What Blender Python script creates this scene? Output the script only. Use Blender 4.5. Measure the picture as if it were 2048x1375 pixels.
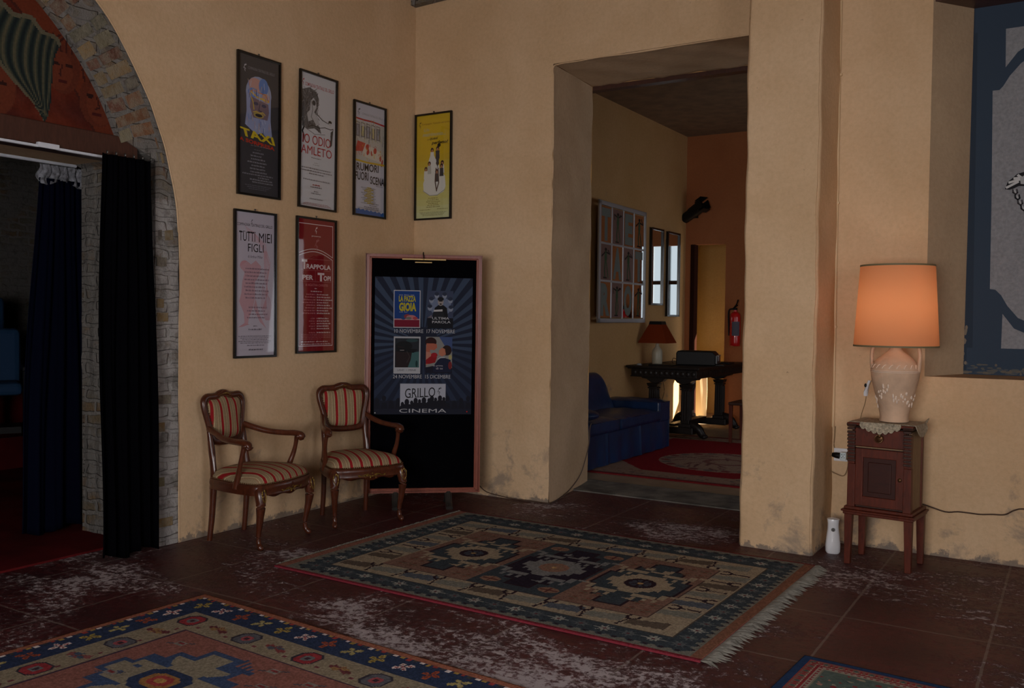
import bpy, bmesh, math, random
import numpy as np
from mathutils import Vector, Matrix
random.seed(7); np.random.seed(7)
PI = math.pi
SC = bpy.context.scene
COL = SC.collection
for o in list(bpy.data.objects): bpy.data.objects.remove(o)

# ------------------------------------------------------------------ camera
cam_d = bpy.data.cameras.new('camera'); cam = bpy.data.objects.new('camera', cam_d); COL.objects.link(cam)
cam_d.sensor_width = 36; cam_d.lens = 1832.47 / 2048 * 36; cam_d.clip_start = .05; cam_d.clip_end = 200
cr, cu, cf = Vector((.85030676, .52617188, .01102582)), Vector((-.02512866, .01966442, .9994908)), Vector((-.52568714, .85015084, -.02994278))
mw = Matrix((cr, cu, -cf)).transposed().to_4x4(); mw.translation = (4.80098387, -6.17203229, 1.45)
cam.matrix_world = mw
SC.camera = cam
# ------------------------------------------------------------------ world, sun, daylight and fill lamps
W = bpy.data.worlds.new('sky'); SC.world = W; W.use_nodes = True
W.node_tree.nodes['Background'].inputs[0].default_value = (.80, .90, 1, 1)
W.node_tree.nodes['Background'].inputs[1].default_value = .9
def lamp(name, kind, loc, energy, color, d=None, size=1, size_y=None, radius=None):
    l = bpy.data.lights.new(name, kind); l.energy = energy; l.color = color
    if kind == 'AREA':
        l.shape = 'RECTANGLE'; l.size = size; l.size_y = size_y or size
    if radius is not None: l.shadow_soft_size = radius
    o = bpy.data.objects.new(name, l); COL.objects.link(o); o.location = loc
    if d is not None: o.rotation_euler = Vector(d).to_track_quat('-Z', 'Y').to_euler()
    return o
sun = lamp('sun', 'SUN', (3, 12, 8), 45.0, (1, .90, .72), (-1, -.85, -.96)); sun.data.angle = .009
rl = lamp('rear_fill_light', 'AREA', (4.3, -8.1, 1.45), 88, (1, .955, .95), (-.30, 1, -.05), 1.9, 1.3); rl.data.spread = math.radians(125)  # added lamp for light assumed from behind the camera; rear wall has no window
lamp('side_fill_light', 'AREA', (6.42, -4.6, 1.7), 52, (.97, .95, 1), (-1, .15, -.08), 1.3, 1.6)  # added fill from the right wall, which has no window opening
lamp('second_room_fill_light', 'AREA', (4.15, 3.4, 1.7), 17, (.88, .93, 1), (-1, 0, -.12), 2.2, 1.5)  # added to light the second room; its right wall stays solid
lamp('passage_daylight', 'AREA', (1.95, 7.33, 1.6), 8, (1, .93, .8), (-.5, -1, 0), 1.4, 2.0)
VS = SC.view_settings
SC.display_settings.display_device = 'sRGB'
VS.view_transform = 'Standard'; VS.look = 'None'; VS.gamma = 1; VS.use_curve_mapping = False
VS.exposure = 0.0

# ------------------------------------------------------------------ helpers
def lin(c):
    return tuple((x / 12.92 if x <= .04045 else ((x + .055) / 1.055) ** 2.4) for x in c[:3]) + (1,)
def rgb(r, g, b): return (r / 255, g / 255, b / 255)

class MB:
    """collects shapes and links them as one mesh"""
    def __init__(s): s.v = []; s.f = []; s.c = []; s.m = []; s.mi = 0; s.M = Matrix(); s.col = (1, 1, 1)
    def add(s, vs, fs, col=None):
        n = len(s.v); s.v += [tuple(s.M @ Vector(p)) for p in vs]
        for f in fs: s.f.append([i + n for i in f]); s.c.append(col or s.col); s.m.append(s.mi)
        return s
    def box(s, a, b, col=None):
        x0, y0, z0 = a; x1, y1, z1 = b
        return s.add([(x0,y0,z0),(x1,y0,z0),(x1,y1,z0),(x0,y1,z0),(x0,y0,z1),(x1,y0,z1),(x1,y1,z1),(x0,y1,z1)],
            [(0,3,2,1),(4,5,6,7),(0,1,5,4),(1,2,6,5),(2,3,7,6),(3,0,4,7)], col)
    def quad(s, a, b, c, d, col=None): return s.add([a, b, c, d], [(0, 1, 2, 3)], col)
    def frust(s, a0, b0, z0, a1, b1, z1, cx=0, cy=0, dx=0, dy=0, col=None):
        """tapered post: half sizes a,b at z0 and at z1 (top shifted by dx,dy)"""
        v = []
        for (a, b, z, ox, oy) in ((a0, b0, z0, 0, 0), (a1, b1, z1, dx, dy)):
            v += [(cx+ox-a, cy+oy-b, z), (cx+ox+a, cy+oy-b, z), (cx+ox+a, cy+oy+b, z), (cx+ox-a, cy+oy+b, z)]
        return s.add(v, [(0,3,2,1),(4,5,6,7),(0,1,5,4),(1,2,6,5),(2,3,7,6),(3,0,4,7)], col)
    def lathe(s, prof, n=32, c=(0, 0), col=None, cap=True):
        v = []; f = []
        for r, z in prof:
            for k in range(n):
                a = 2 * PI * k / n; v.append((c[0] + r * math.cos(a), c[1] + r * math.sin(a), z))
        for i in range(len(prof) - 1):
            for k in range(n):
                k2 = (k + 1) % n; f.append((i*n+k, i*n+k2, (i+1)*n+k2, (i+1)*n+k))
        if cap: f.append(tuple(range(n))[::-1]); f.append(tuple((len(prof)-1)*n + k for k in range(n)))
        return s.add(v, f, col)
    def sweep(s, pts, rad, n=10, closed=False, col=None, up=(0, 0, 1), sub=4, square=False):
        """smooth tube through pts; rad one number, or per point (a, b) or number"""
        P = [Vector(p) for p in pts]; m = len(P)
        R = [(r, r) if not isinstance(r, (tuple, list)) else r for r in (rad if isinstance(rad, list) else [rad] * m)]
        Q = []; RR = []
        segs = m if closed else m - 1
        for i in range(segs):
            if closed: p0, p1, p2, p3 = (P[(i+k) % m] for k in (-1, 0, 1, 2))
            else: p0, p1, p2, p3 = P[max(i-1, 0)], P[i], P[i+1], P[min(i+2, m-1)]
            r1, r2 = R[i], R[(i+1) % m]
            for k in range(sub):
                t = k / sub; t2, t3 = t*t, t*t*t
                Q.append(.5 * ((2*p1) + (p2-p0)*t + (2*p0-5*p1+4*p2-p3)*t2 + (3*p1-p0-3*p2+p3)*t3))
                w = t2 * (3 - 2*t); RR.append((r1[0]*(1-w)+r2[0]*w, r1[1]*(1-w)+r2[1]*w))
        if not closed: Q.append(P[-1]); RR.append(R[-1])
        v = []; f = []; L = len(Q); U = Vector(up)
        for i in range(L):
            if closed: T = Q[(i+1) % L] - Q[i-1]
            else: T = Q[min(i+1, L-1)] - Q[max(i-1, 0)]
            if T.length < 1e-9: T = Vector((0, 0, 1))
            T.normalize(); A = U.cross(T)
            if A.length < 1e-3: A = Vector((1, 0, 0)).cross(T)
            A.normalize(); B = T.cross(A)
            for k in range(n):
                a = 2 * PI * (k + (.5 if square else 0)) / n
                q = 1.25 if square else 1
                v.append(tuple(Q[i] + A * (RR[i][0] * math.cos(a) * q) + B * (RR[i][1] * math.sin(a) * q)))
        for i in range(L if closed else L - 1):
            for k in range(n):
                j = (i + 1) % L; k2 = (k + 1) % n; f.append((i*n+k, i*n+k2, j*n+k2, j*n+k))
        if not closed: f.append(tuple(range(n))[::-1]); f.append(tuple((L-1)*n + k for k in range(n)))
        return s.add(v, f, col)
    def prism(s, poly, y0, y1, col=None):
        """polygon in x,z extruded along y"""
        n = len(poly); v = [(p[0], y0, p[1]) for p in poly] + [(p[0], y1, p[1]) for p in poly]
        f = [tuple(range(n)), tuple(range(2*n-1, n-1, -1))] + [(i, i+n, (i+1) % n + n, (i+1) % n) for i in range(n)]
        return s.add(v, f, col)
    def blob(s, c, r, n=10, m=6, col=None):
        v = []; f = []
        for i in range(m + 1):
            t = PI * i / m
            for k in range(n):
                a = 2 * PI * k / n
                v.append((c[0] + r[0]*math.sin(t)*math.cos(a), c[1] + r[1]*math.sin(t)*math.sin(a), c[2] + r[2]*math.cos(t)))
        for i in range(m):
            for k in range(n): k2 = (k+1) % n; f.append((i*n+k, (i+1)*n+k, (i+1)*n+k2, i*n+k2))
        return s.add(v, f, col)
    def grid(s, fn, nu, nv, col=None, close_u=False):
        v = [tuple(fn(i / nu, j / nv)) for j in range(nv + 1) for i in range(nu + 1)]
        f = [(j*(nu+1)+i, j*(nu+1)+i+1, (j+1)*(nu+1)+i+1, (j+1)*(nu+1)+i) for j in range(nv) for i in range(nu)]
        return s.add(v, f, col)
    def build(s, name, mat, parent=None, smooth=False, bevel=0, subsurf=0, fix=True):
        me = bpy.data.meshes.new(name); me.from_pydata(s.v, [], s.f)
        mats = mat if isinstance(mat, list) else [mat]
        for m_ in mats: me.materials.append(m_)
        if len(mats) > 1: me.polygons.foreach_set('material_index', s.m)
        ca = me.color_attributes.new('Col', 'FLOAT_COLOR', 'CORNER')
        arr = np.ones((len(me.loops), 4), dtype=np.float32); i = 0
        for f, c in zip(s.f, s.c):
            arr[i:i+len(f)] = lin(c); i += len(f)
        ca.data.foreach_set('color', arr.ravel())
        if fix:
            bm = bmesh.new(); bm.from_mesh(me); bmesh.ops.remove_doubles(bm, verts=bm.verts, dist=1e-6)
            bmesh.ops.recalc_face_normals(bm, faces=bm.faces); bm.to_mesh(me); bm.free()
        if smooth:
            me.polygons.foreach_set('use_smooth', [True] * len(me.polygons))
            try: me.set_sharp_from_angle(angle=math.radians(50))
            except Exception: pass
        o = bpy.data.objects.new(name, me); COL.objects.link(o)
        if parent: o.parent = parent
        if bevel:
            b = o.modifiers.new('bevel', 'BEVEL'); b.width = bevel; b.segments = 2; b.limit_method = 'ANGLE'
        if subsurf:
            b = o.modifiers.new('sub', 'SUBSURF'); b.levels = b.render_levels = subsurf
        return o
def thing(name, label, cat, loc=(0, 0, 0), rz=0, group=None, rot=None):
    o = bpy.data.objects.new(name, None); COL.objects.link(o); o.location = loc
    o.rotation_euler = rot or (0, 0, rz); o.empty_display_size = .1
    return tag(o, label, cat, group)
def tag(o, label=None, cat=None, group=None, kind=None):
    for k, v in (('label', label), ('category', cat), ('group', group), ('kind', kind)):
        if v: o[k] = v
    return o
def struct(o): o['kind'] = 'structure'; return o

# ------------------------------------------------------------------ materials
def nodes(name):
    m = bpy.data.materials.new(name); m.use_nodes = True
    nt = m.node_tree; return m, nt, nt.nodes['Principled BSDF']
def N(nt, t, **kw):
    n = nt.nodes.new(t)
    for k, v in kw.items():
        if k.startswith('i_'):
            key = k[2:]; key = int(key) if key.isdigit() else key.replace('_', ' ')
            n.inputs[key].default_value = v
        else: setattr(n, k, v)
    return n
def ramp(nt, fac, stops, interp='LINEAR'):
    r = nt.nodes.new('ShaderNodeValToRGB'); r.color_ramp.interpolation = interp
    e = r.color_ramp.elements
    while len(e) < len(stops): e.new(.5)
    for q, (p, c) in zip(e, stops): q.position = p; q.color = c if len(c) == 4 else lin(c)
    nt.links.new(fac, r.inputs[0]); return r
def math_(nt, op, a, b=None, c=None):
    n = nt.nodes.new('ShaderNodeMath'); n.operation = op
    for i, x in enumerate((a, b, c)):
        if x is None: continue
        if isinstance(x, (int, float)): n.inputs[i].default_value = x
        else: nt.links.new(x, n.inputs[i])
    return n.outputs[0]
def mix(nt, fac, a, b, mode='MIX'):
    n = nt.nodes.new('ShaderNodeMix'); n.data_type = 'RGBA'; n.blend_type = mode
    for i, x in ((0, fac), (6, a), (7, b)):
        if isinstance(x, (int, float)): n.inputs[i].default_value = x
        elif isinstance(x, tuple): n.inputs[i].default_value = x if len(x) == 4 else lin(x)
        else: nt.links.new(x, n.inputs[i])
    return n.outputs[2]
def noise(nt, co, scale, detail=4, rough=.55, dist=0):
    n = N(nt, 'ShaderNodeTexNoise'); n.inputs['Scale'].default_value = scale; n.inputs['Detail'].default_value = detail
    n.inputs['Roughness'].default_value = rough; n.inputs['Distortion'].default_value = dist
    if co is not None: nt.links.new(co, n.inputs['Vector'])
    return n.outputs[0]
def bump(nt, b, h, strength, dist=.01):
    n = nt.nodes.new('ShaderNodeBump'); n.inputs['Strength'].default_value = strength; n.inputs['Distance'].default_value = dist
    nt.links.new(h, n.inputs['Height']); nt.links.new(n.outputs[0], b.inputs['Normal'])
def objco(nt): return N(nt, 'ShaderNodeTexCoord').outputs['Object']
def mapped(nt, co, scale): 
    n = N(nt, 'ShaderNodeMapping'); n.inputs['Scale'].default_value = scale; nt.links.new(co, n.inputs[0]); return n.outputs[0]
def plain(name, c, rough=.6, metal=0, spec=.5, coat=0, bumpy=0, bscale=40, var=0, vscale=6):
    m, nt, b = nodes(name); b.inputs['Base Color'].default_value = lin(c)
    b.inputs['Roughness'].default_value = rough; b.inputs['Metallic'].default_value = metal
    b.inputs['Specular IOR Level'].default_value = spec; b.inputs['Coat Weight'].default_value = coat
    co = objco(nt)
    if var:
        k = noise(nt, co, vscale); d = tuple(x * (1 - var) for x in c)
        nt.links.new(mix(nt, ramp(nt, k, [(.35, (0, 0, 0)), (.65, (1, 1, 1))]).outputs[0], d, c), b.inputs['Base Color'])
    if bumpy: bump(nt, b, noise(nt, co, bscale), bumpy)
    return m
def colored(name, rough=.8, spec=.3, bumpy=0, bscale=200, var=0, metal=0):
    """printed, woven or painted surface: its pigment is stored per face"""
    m, nt, b = nodes(name); a = N(nt, 'ShaderNodeVertexColor'); a.layer_name = 'Col'
    out = a.outputs[0]; co = objco(nt)
    if var:
        k = ramp(nt, noise(nt, co, 60, 3), [(.3, (1-var,)*3 + (1,)), (.7, (1, 1, 1, 1))]).outputs[0]
        out = mix(nt, 1.0, out, k, 'MULTIPLY')
    nt.links.new(out, b.inputs['Base Color']); b.inputs['Roughness'].default_value = rough
    b.inputs['Specular IOR Level'].default_value = spec; b.inputs['Metallic'].default_value = metal
    if bumpy: bump(nt, b, noise(nt, co, bscale, 2), bumpy, .004)
    return m
def wood(name, c1, c2, rough=.35, scale=(6, 6, 1), coat=.3):
    m, nt, b = nodes(name); co = mapped(nt, objco(nt), scale)
    k = noise(nt, co, 9, 5, .6, 1.2)
    nt.links.new(ramp(nt, k, [(.3, c1), (.7, c2)]).outputs[0], b.inputs['Base Color'])
    b.inputs['Roughness'].default_value = rough; b.inputs['Coat Weight'].default_value = coat
    b.inputs['Coat Roughness'].default_value = .25; b.inputs['Specular IOR Level'].default_value = .3
    bump(nt, b, k, .15, .003); return m

def plaster(name, c1, c2, dirt=True, drk=(70, 62, 52)):
    m, nt, b = nodes(name); co = objco(nt)
    big = noise(nt, co, 1.3, 5, .6, .4); fine = noise(nt, co, 38, 6, .65)
    base = mix(nt, ramp(nt, big, [(.35, (0,)*3), (.68, (1,)*3)]).outputs[0], rgb(*c1), rgb(*c2))
    fin = ramp(nt, fine, [(.25, rgb(205, 200, 190)), (.6, rgb(255, 255, 255))]).outputs[0]
    base = mix(nt, .28, base, fin, 'MULTIPLY')
    # scattered chips and specks
    sp = noise(nt, co, 16, 3, .7); spm = ramp(nt, sp, [(.24, (1,)*3), (.29, (0,)*3)]).outputs[0]
    base = mix(nt, math_(nt, 'MULTIPLY', spm, .45), base, rgb(*drk))
    if dirt:
        z = N(nt, 'ShaderNodeSeparateXYZ'); nt.links.new(co, z.inputs[0])
        low = N(nt, 'ShaderNodeMapRange'); nt.links.new(z.outputs[2], low.inputs[0])
        low.inputs[1].default_value = .95; low.inputs[2].default_value = .0; low.inputs[3].default_value = 0; low.inputs[4].default_value = .20
        k = math_(nt, 'ADD', noise(nt, co, 3.6, 6, .68, .3), low.outputs[0])
        st = ramp(nt, k, [(.68, (0,)*3), (.80, (1,)*3)]).outputs[0]
        base = mix(nt, math_(nt, 'MULTIPLY', st, .6), base, rgb(118, 112, 106))
        # crumbling foot of the wall, within five centimetres of the floor
        k2 = math_(nt, 'ADD', z.outputs[2], math_(nt, 'MULTIPLY', noise(nt, co, 7, 6, .75), -.30))
        k2 = math_(nt, 'ADD', k2, .14)
        ft = ramp(nt, k2, [(.0, (1,)*3), (.018, (0,)*3)]).outputs[0]
        base = mix(nt, math_(nt, 'MULTIPLY', ft, .8), base, rgb(112, 104, 98))
    nt.links.new(base, b.inputs['Base Color']); b.inputs['Roughness'].default_value = .92; b.inputs['Specular IOR Level'].default_value = .12
    h = math_(nt, 'ADD', math_(nt, 'MULTIPLY', fine, .5), noise(nt, co, 5, 4, .6))
    bump(nt, b, h, .28, .02); return m

M = {}
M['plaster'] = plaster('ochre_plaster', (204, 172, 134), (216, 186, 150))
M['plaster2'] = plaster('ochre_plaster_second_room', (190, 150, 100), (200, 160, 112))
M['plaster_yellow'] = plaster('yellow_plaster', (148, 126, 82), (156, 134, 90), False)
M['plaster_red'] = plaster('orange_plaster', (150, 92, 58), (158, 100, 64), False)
M['raw'] = plaster('raw_grey_plaster', (190, 162, 130), (208, 180, 148), False, (110, 80, 70))
M['raw2'] = plaster('grey_plaster_reveal', (170, 146, 118), (184, 160, 130), False)
M['rubble'] = None
def rubble():
    m, nt, b = nodes('brick_and_mortar_rubble'); co = objco(nt)
    s = N(nt, 'ShaderNodeSeparateXYZ'); nt.links.new(co, s.inputs[0])
    cb = N(nt, 'ShaderNodeCombineXYZ'); nt.links.new(math_(nt, 'ADD', s.outputs[0], s.outputs[1]), cb.inputs[0]); nt.links.new(s.outputs[2], cb.inputs[1])
    wob = N(nt, 'ShaderNodeVectorMath'); wob.operation = 'MULTIPLY_ADD'
    nn = N(nt, 'ShaderNodeTexNoise'); nn.inputs['Scale'].default_value = 7; nt.links.new(co, nn.inputs['Vector'])
    nt.links.new(nn.outputs[1], wob.inputs[0]); wob.inputs[1].default_value = (.09, .06, 0); nt.links.new(cb.outputs[0], wob.inputs[2])
    br = N(nt, 'ShaderNodeTexBrick'); nt.links.new(wob.outputs[0], br.inputs['Vector'])
    br.inputs['Color1'].default_value = lin(rgb(132, 104, 74)); br.inputs['Color2'].default_value = lin(rgb(112, 108, 92)); br.inputs['Mortar'].default_value = lin(rgb(138, 134, 128))
    br.inputs['Scale'].default_value = 1; br.inputs['Mortar Size'].default_value = .017; br.inputs['Mortar Smooth'].default_value = .4
    br.inputs['Brick Width'].default_value = .23; br.inputs['Row Height'].default_value = .082
    k = ramp(nt, noise(nt, co, 3.2, 5, .65), [(.36, (0,)*3), (.52, (1,)*3)]).outputs[0]
    base = mix(nt, k, br.outputs[0], rgb(128, 125, 120))
    # old lime render still clings to the outer face of the jambs
    face_ = math_(nt, 'MULTIPLY', math_(nt, 'GREATER_THAN', s.outputs[0], -.04), math_(nt, 'LESS_THAN', s.outputs[2], 2.15))
    lime = ramp(nt, noise(nt, co, 4.5, 6, .7), [(.40, (0,)*3), (.50, (1,)*3)]).outputs[0]
    base = mix(nt, math_(nt, 'MULTIPLY', face_, lime), base, rgb(168, 165, 162))
    base = mix(nt, ramp(nt, noise(nt, co, 11, 5, .7), [(.52, (0,)*3), (.66, (.75,)*3)]).outputs[0], base, rgb(84, 80, 76))
    base = mix(nt, ramp(nt, noise(nt, co, 30, 4, .7), [(.6, (0,)*3), (.72, (.6,)*3)]).outputs[0], base, rgb(178, 174, 170))
    nt.links.new(base, b.inputs['Base Color']); b.inputs['Roughness'].default_value = .95; b.inputs['Specular IOR Level'].default_value = .1
    bump(nt, b, math_(nt, 'ADD', noise(nt, co, 22, 6, .7), math_(nt, 'MULTIPLY', br.outputs[1], -.6)), .9, .03); return m
M['rubble'] = rubble()
def floor_mat():
    m, nt, b = nodes('worn_red_floor_tiles'); co = objco(nt)
    s = N(nt, 'ShaderNodeSeparateXYZ'); nt.links.new(co, s.inputs[0])
    def grout(v, o, step):
        w = math_(nt, 'ADD', v, math_(nt, 'MULTIPLY', math_(nt, 'SUBTRACT', noise(nt, co, 14, 3), .5), .012))
        q = math_(nt, 'ABSOLUTE', math_(nt, 'SUBTRACT', math_(nt, 'FRACT', math_(nt, 'DIVIDE', math_(nt, 'SUBTRACT', w, o), step)), .5))
        return math_(nt, 'GREATER_THAN', q, .5 - .006 / step)
    g = math_(nt, 'MAXIMUM', grout(s.outputs[0], 3.855, .637), grout(s.outputs[1], -1.536, .716))
    red = mix(nt, ramp(nt, noise(nt, co, 2.2, 5, .6), [(.35, (0,)*3), (.65, (1,)*3)]).outputs[0], rgb(66, 26, 30), rgb(92, 36, 38))
    red = mix(nt, ramp(nt, noise(nt, co, 24, 5, .7), [(.35, (0,)*3), (.75, (1,)*3)]).outputs[0], red, rgb(48, 27, 28))
    base = mix(nt, math_(nt, 'MULTIPLY', g, .72), red, rgb(112, 98, 92))
    # white efflorescence: drifts, streaked along the floor, broken up by fine crumbs
    st = mapped(nt, co, (1.0, 1.7, 1))
    d1 = noise(nt, st, 1.15, 8, .68, .5); d2 = noise(nt, co, 26, 6, .78)
    def hill(x, y, r, a):
        v = N(nt, 'ShaderNodeVectorMath'); v.operation = 'DISTANCE'; nt.links.new(co, v.inputs[0]); v.inputs[1].default_value = (x, y, 0)
        mr = N(nt, 'ShaderNodeMapRange'); mr.interpolation_type = 'SMOOTHSTEP'; nt.links.new(v.outputs[1], mr.inputs[0])
        mr.inputs[1].default_value = 0; mr.inputs[2].default_value = r; mr.inputs[3].default_value = a; mr.inputs[4].default_value = 0
        return mr.outputs[0]
    acc = d1
    for h in ((2.2, -2.95, .8, .09), (2.75, -2.95, .9, .12), (3.1, -2.8, .7, .08), (.35, -3.3, .55, .20), (.1, -2.9, .55, .09), (1.0, -2.05, .40, .17), (.75, -2.4, .4, .06), (3.65, -.75, .5, .15),
              (4.3, -.7, .8, .07), (1.5, -.25, .5, .08), (2.6, -.35, .6, .10), (1.7, -2.75, .5, .10), (.5, -1.0, .8, -.10), (4.0, -1.8, .7, -.07), (3.5, -1.6, .5, -.1), (2.2, .35, .5, .05), (.6, -2.8, .4, -.05), (3.5, -2.6, .4, .08)):
        acc = math_(nt, 'ADD', acc, hill(*h))
    k = math_(nt, 'ADD', acc, math_(nt, 'MULTIPLY', math_(nt, 'SUBTRACT', d2, .5), 1.15))
    k = math_(nt, 'ADD', k, math_(nt, 'MULTIPLY', math_(nt, 'SUBTRACT', noise(nt, mapped(nt, co, (1, 2.2, 1)), 7, 5, .7), .5), .35))
    wm = ramp(nt, k, [(.53, (0,)*3), (.64, (.30,)*3), (.76, (1,)*3)]).outputs[0]
    base = mix(nt, wm, base, rgb(172, 162, 164))
    nt.links.new(base, b.inputs['Base Color'])
    nt.links.new(ramp(nt, k, [(.5, (.42,)*3 + (1,)), (.7, (.9,)*3 + (1,))]).outputs[0], b.inputs['Roughness'])
    b.inputs['Specular IOR Level'].default_value = .35
    bump(nt, b, math_(nt, 'SUBTRACT', math_(nt, 'ADD', d2, math_(nt, 'MULTIPLY', wm, .8)), math_(nt, 'MULTIPLY', g, .4)), .5, .008)
    return m
M['floor'] = floor_mat()
M['floor2'] = plain('pale_terracotta_floor', rgb(150, 128, 104), .6, var=.2, vscale=3)
M['stone'] = plain('worn_threshold_stone', rgb(116, 112, 104), .8, bumpy=.6, bscale=18, var=.45, vscale=5)
M['redcarpet'] = plain('dark_red_carpet', rgb(96, 26, 28), .95, spec=.05, bumpy=.4, bscale=300, var=.3, vscale=2)
M['ceiling'] = plain('dark_ceiling_plaster', rgb(132, 106, 80), .9, bumpy=.3, bscale=8, var=.15)  # even brown, lowered so less light bounces onto the upper walls
M['beam'] = wood('dark_stained_beam', rgb(62, 38, 30), rgb(78, 48, 38), .5)
M['black_frame'] = plain('black_lacquer_frame', rgb(16, 15, 15), .22, spec=.5)
M['print'] = colored('printed_paper', .75, .2)
M['paint'] = colored('painted_surface', .8, .2, bumpy=.3, bscale=60, var=.25)
M['wool'] = colored('flat_woven_wool', 1.0, .05, bumpy=.9, bscale=260, var=.28)
M['metal'] = plain('grey_nail_metal', rgb(90, 88, 84), .4, metal=.8)
M['white_rail'] = plain('white_painted_rail', rgb(210, 214, 222), .45)
M['black_velvet'] = plain('black_velvet', rgb(5, 5, 8), .95, spec=.02, bumpy=.3, bscale=90)
M['navy_velvet'] = plain('navy_blue_velvet', rgb(7, 10, 26), .95, spec=.02, bumpy=.3, bscale=90)
M['lace'] = plain('white_lace_tape', rgb(150, 152, 160), .9, bumpy=1, bscale=60, var=.4, vscale=40)
M['walnut'] = wood('polished_walnut', rgb(58, 27, 16), rgb(86, 42, 24), .32, (4, 4, 2), .5)
M['walnut_light'] = wood('walnut_arm', rgb(66, 31, 18), rgb(92, 46, 26), .32, (4, 4, 2), .5)
M['gilt'] = plain('gilded_carving', rgb(150, 118, 52), .4, metal=.6, var=.3, vscale=60)
M['brass_nails'] = plain('dark_brass_nailheads', rgb(96, 66, 40), .35, metal=.7)
M['brass'] = plain('polished_brass', rgb(226, 196, 136), .4, metal=.7)
M['mahogany'] = wood('red_mahogany_moulding', rgb(120, 62, 48), rgb(142, 78, 60), .35, (8, 8, 1), .3)
M['cabinet'] = wood('reddish_brown_cabinet_wood', rgb(70, 27, 14), rgb(96, 38, 20), .5, (5, 5, 1), .05)
M['cabinet_dark'] = wood('darkened_carved_wood', rgb(48, 30, 24), rgb(70, 44, 34), .5, (5, 5, 1), .1)
M['cabinet_panel'] = wood('dark_door_panel_wood', rgb(48, 18, 10), rgb(60, 23, 13), .5, (2, 2, 6), .05)
M['cabinet_side'] = wood('bleached_side_panel_wood', rgb(120, 96, 70), rgb(142, 116, 86), .7, (7, 7, 1), 0)
M['terracotta'] = plain('pale_terracotta', rgb(214, 180, 150), .85, bumpy=.4, bscale=30, var=.12, vscale=7)
M['relief'] = plain('whitish_relief_slip', rgb(226, 206, 186), .85, bumpy=.4, bscale=40)
M['crochet'] = plain('cream_crochet', rgb(196, 182, 156), .95, bumpy=1, bscale=120, var=.3, vscale=90)
M['cable'] = plain('brown_cable', rgb(70, 52, 40), .5)
M['cable_pale'] = plain('dull_gold_flex', rgb(142, 116, 84), .5)
M['black_plastic'] = plain('black_plastic', rgb(9, 9, 10), .5, spec=.25)
M['white_plastic'] = plain('white_plastic', rgb(222, 224, 228), .3, coat=.3)
M['conduit'] = plain('painted_conduit', rgb(206, 178, 138), .55)
M['leather'] = plain('dark_blue_leather', rgb(9, 42, 84), .36, coat=.15, bumpy=.35, bscale=14, var=.2)
M['dark_oak'] = wood('blackened_carved_oak', rgb(20, 14, 12), rgb(30, 22, 18), .5, (5, 5, 1), .1)
M['red_metal'] = plain('red_enamel', rgb(190, 22, 24), .3, coat=.5)
M['stoneware'] = plain('grey_glazed_stoneware', rgb(168, 160, 140), .4)
M['cream_metal'] = plain('cream_enamel', rgb(220, 205, 165), .6)
M['silver'] = plain('aged_silver_frame', rgb(176, 180, 184), .38, metal=.35)
M['mirror'] = plain('mirror_glass', rgb(225, 230, 228), .03, metal=1)
M['blue_seat'] = plain('teal_blue_seat_fabric', rgb(22, 62, 100), .8, bumpy=.3, bscale=120)
M['rust_shade'] = None
def glass():
    m = bpy.data.materials.new('picture_glass'); m.use_nodes = True; nt = m.node_tree; nt.nodes.clear()
    t = N(nt, 'ShaderNodeBsdfTransparent'); g = N(nt, 'ShaderNodeBsdfGlossy'); g.inputs['Roughness'].default_value = .03
    f = N(nt, 'ShaderNodeFresnel'); ge = N(nt, 'ShaderNodeNewGeometry')
    nt.links.new(math_(nt, 'ADD', math_(nt, 'MULTIPLY', ge.outputs['Backfacing'], 1 / 1.45 - 1.45), 1.45), f.inputs[0])
    x = N(nt, 'ShaderNodeMixShader'); o = N(nt, 'ShaderNodeOutputMaterial')
    nt.links.new(f.outputs[0], x.inputs[0]); nt.links.new(t.outputs[0], x.inputs[1]); nt.links.new(g.outputs[0], x.inputs[2]); nt.links.new(x.outputs[0], o.inputs[0])
    return m
M['glass'] = glass()
def shade_mat(name, c, tc):
    m = bpy.data.materials.new(name); m.use_nodes = True; nt = m.node_tree; nt.nodes.clear()
    d = N(nt, 'ShaderNodeBsdfDiffuse'); d.inputs[0].default_value = lin(c); t = N(nt, 'ShaderNodeBsdfTranslucent'); t.inputs[0].default_value = lin(tc)
    x = N(nt, 'ShaderNodeMixShader'); x.inputs[0].default_value = .5; o = N(nt, 'ShaderNodeOutputMaterial')
    nt.links.new(d.outputs[0], x.inputs[1]); nt.links.new(t.outputs[0], x.inputs[2]); nt.links.new(x.outputs[0], o.inputs[0]); return m
M['shade'] = shade_mat('orange_fabric_shade', rgb(222, 160, 118), rgb(236, 172, 128))
M['rust_shade'] = shade_mat('rust_fabric_shade', rgb(150, 66, 34), rgb(150, 60, 30))
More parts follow.
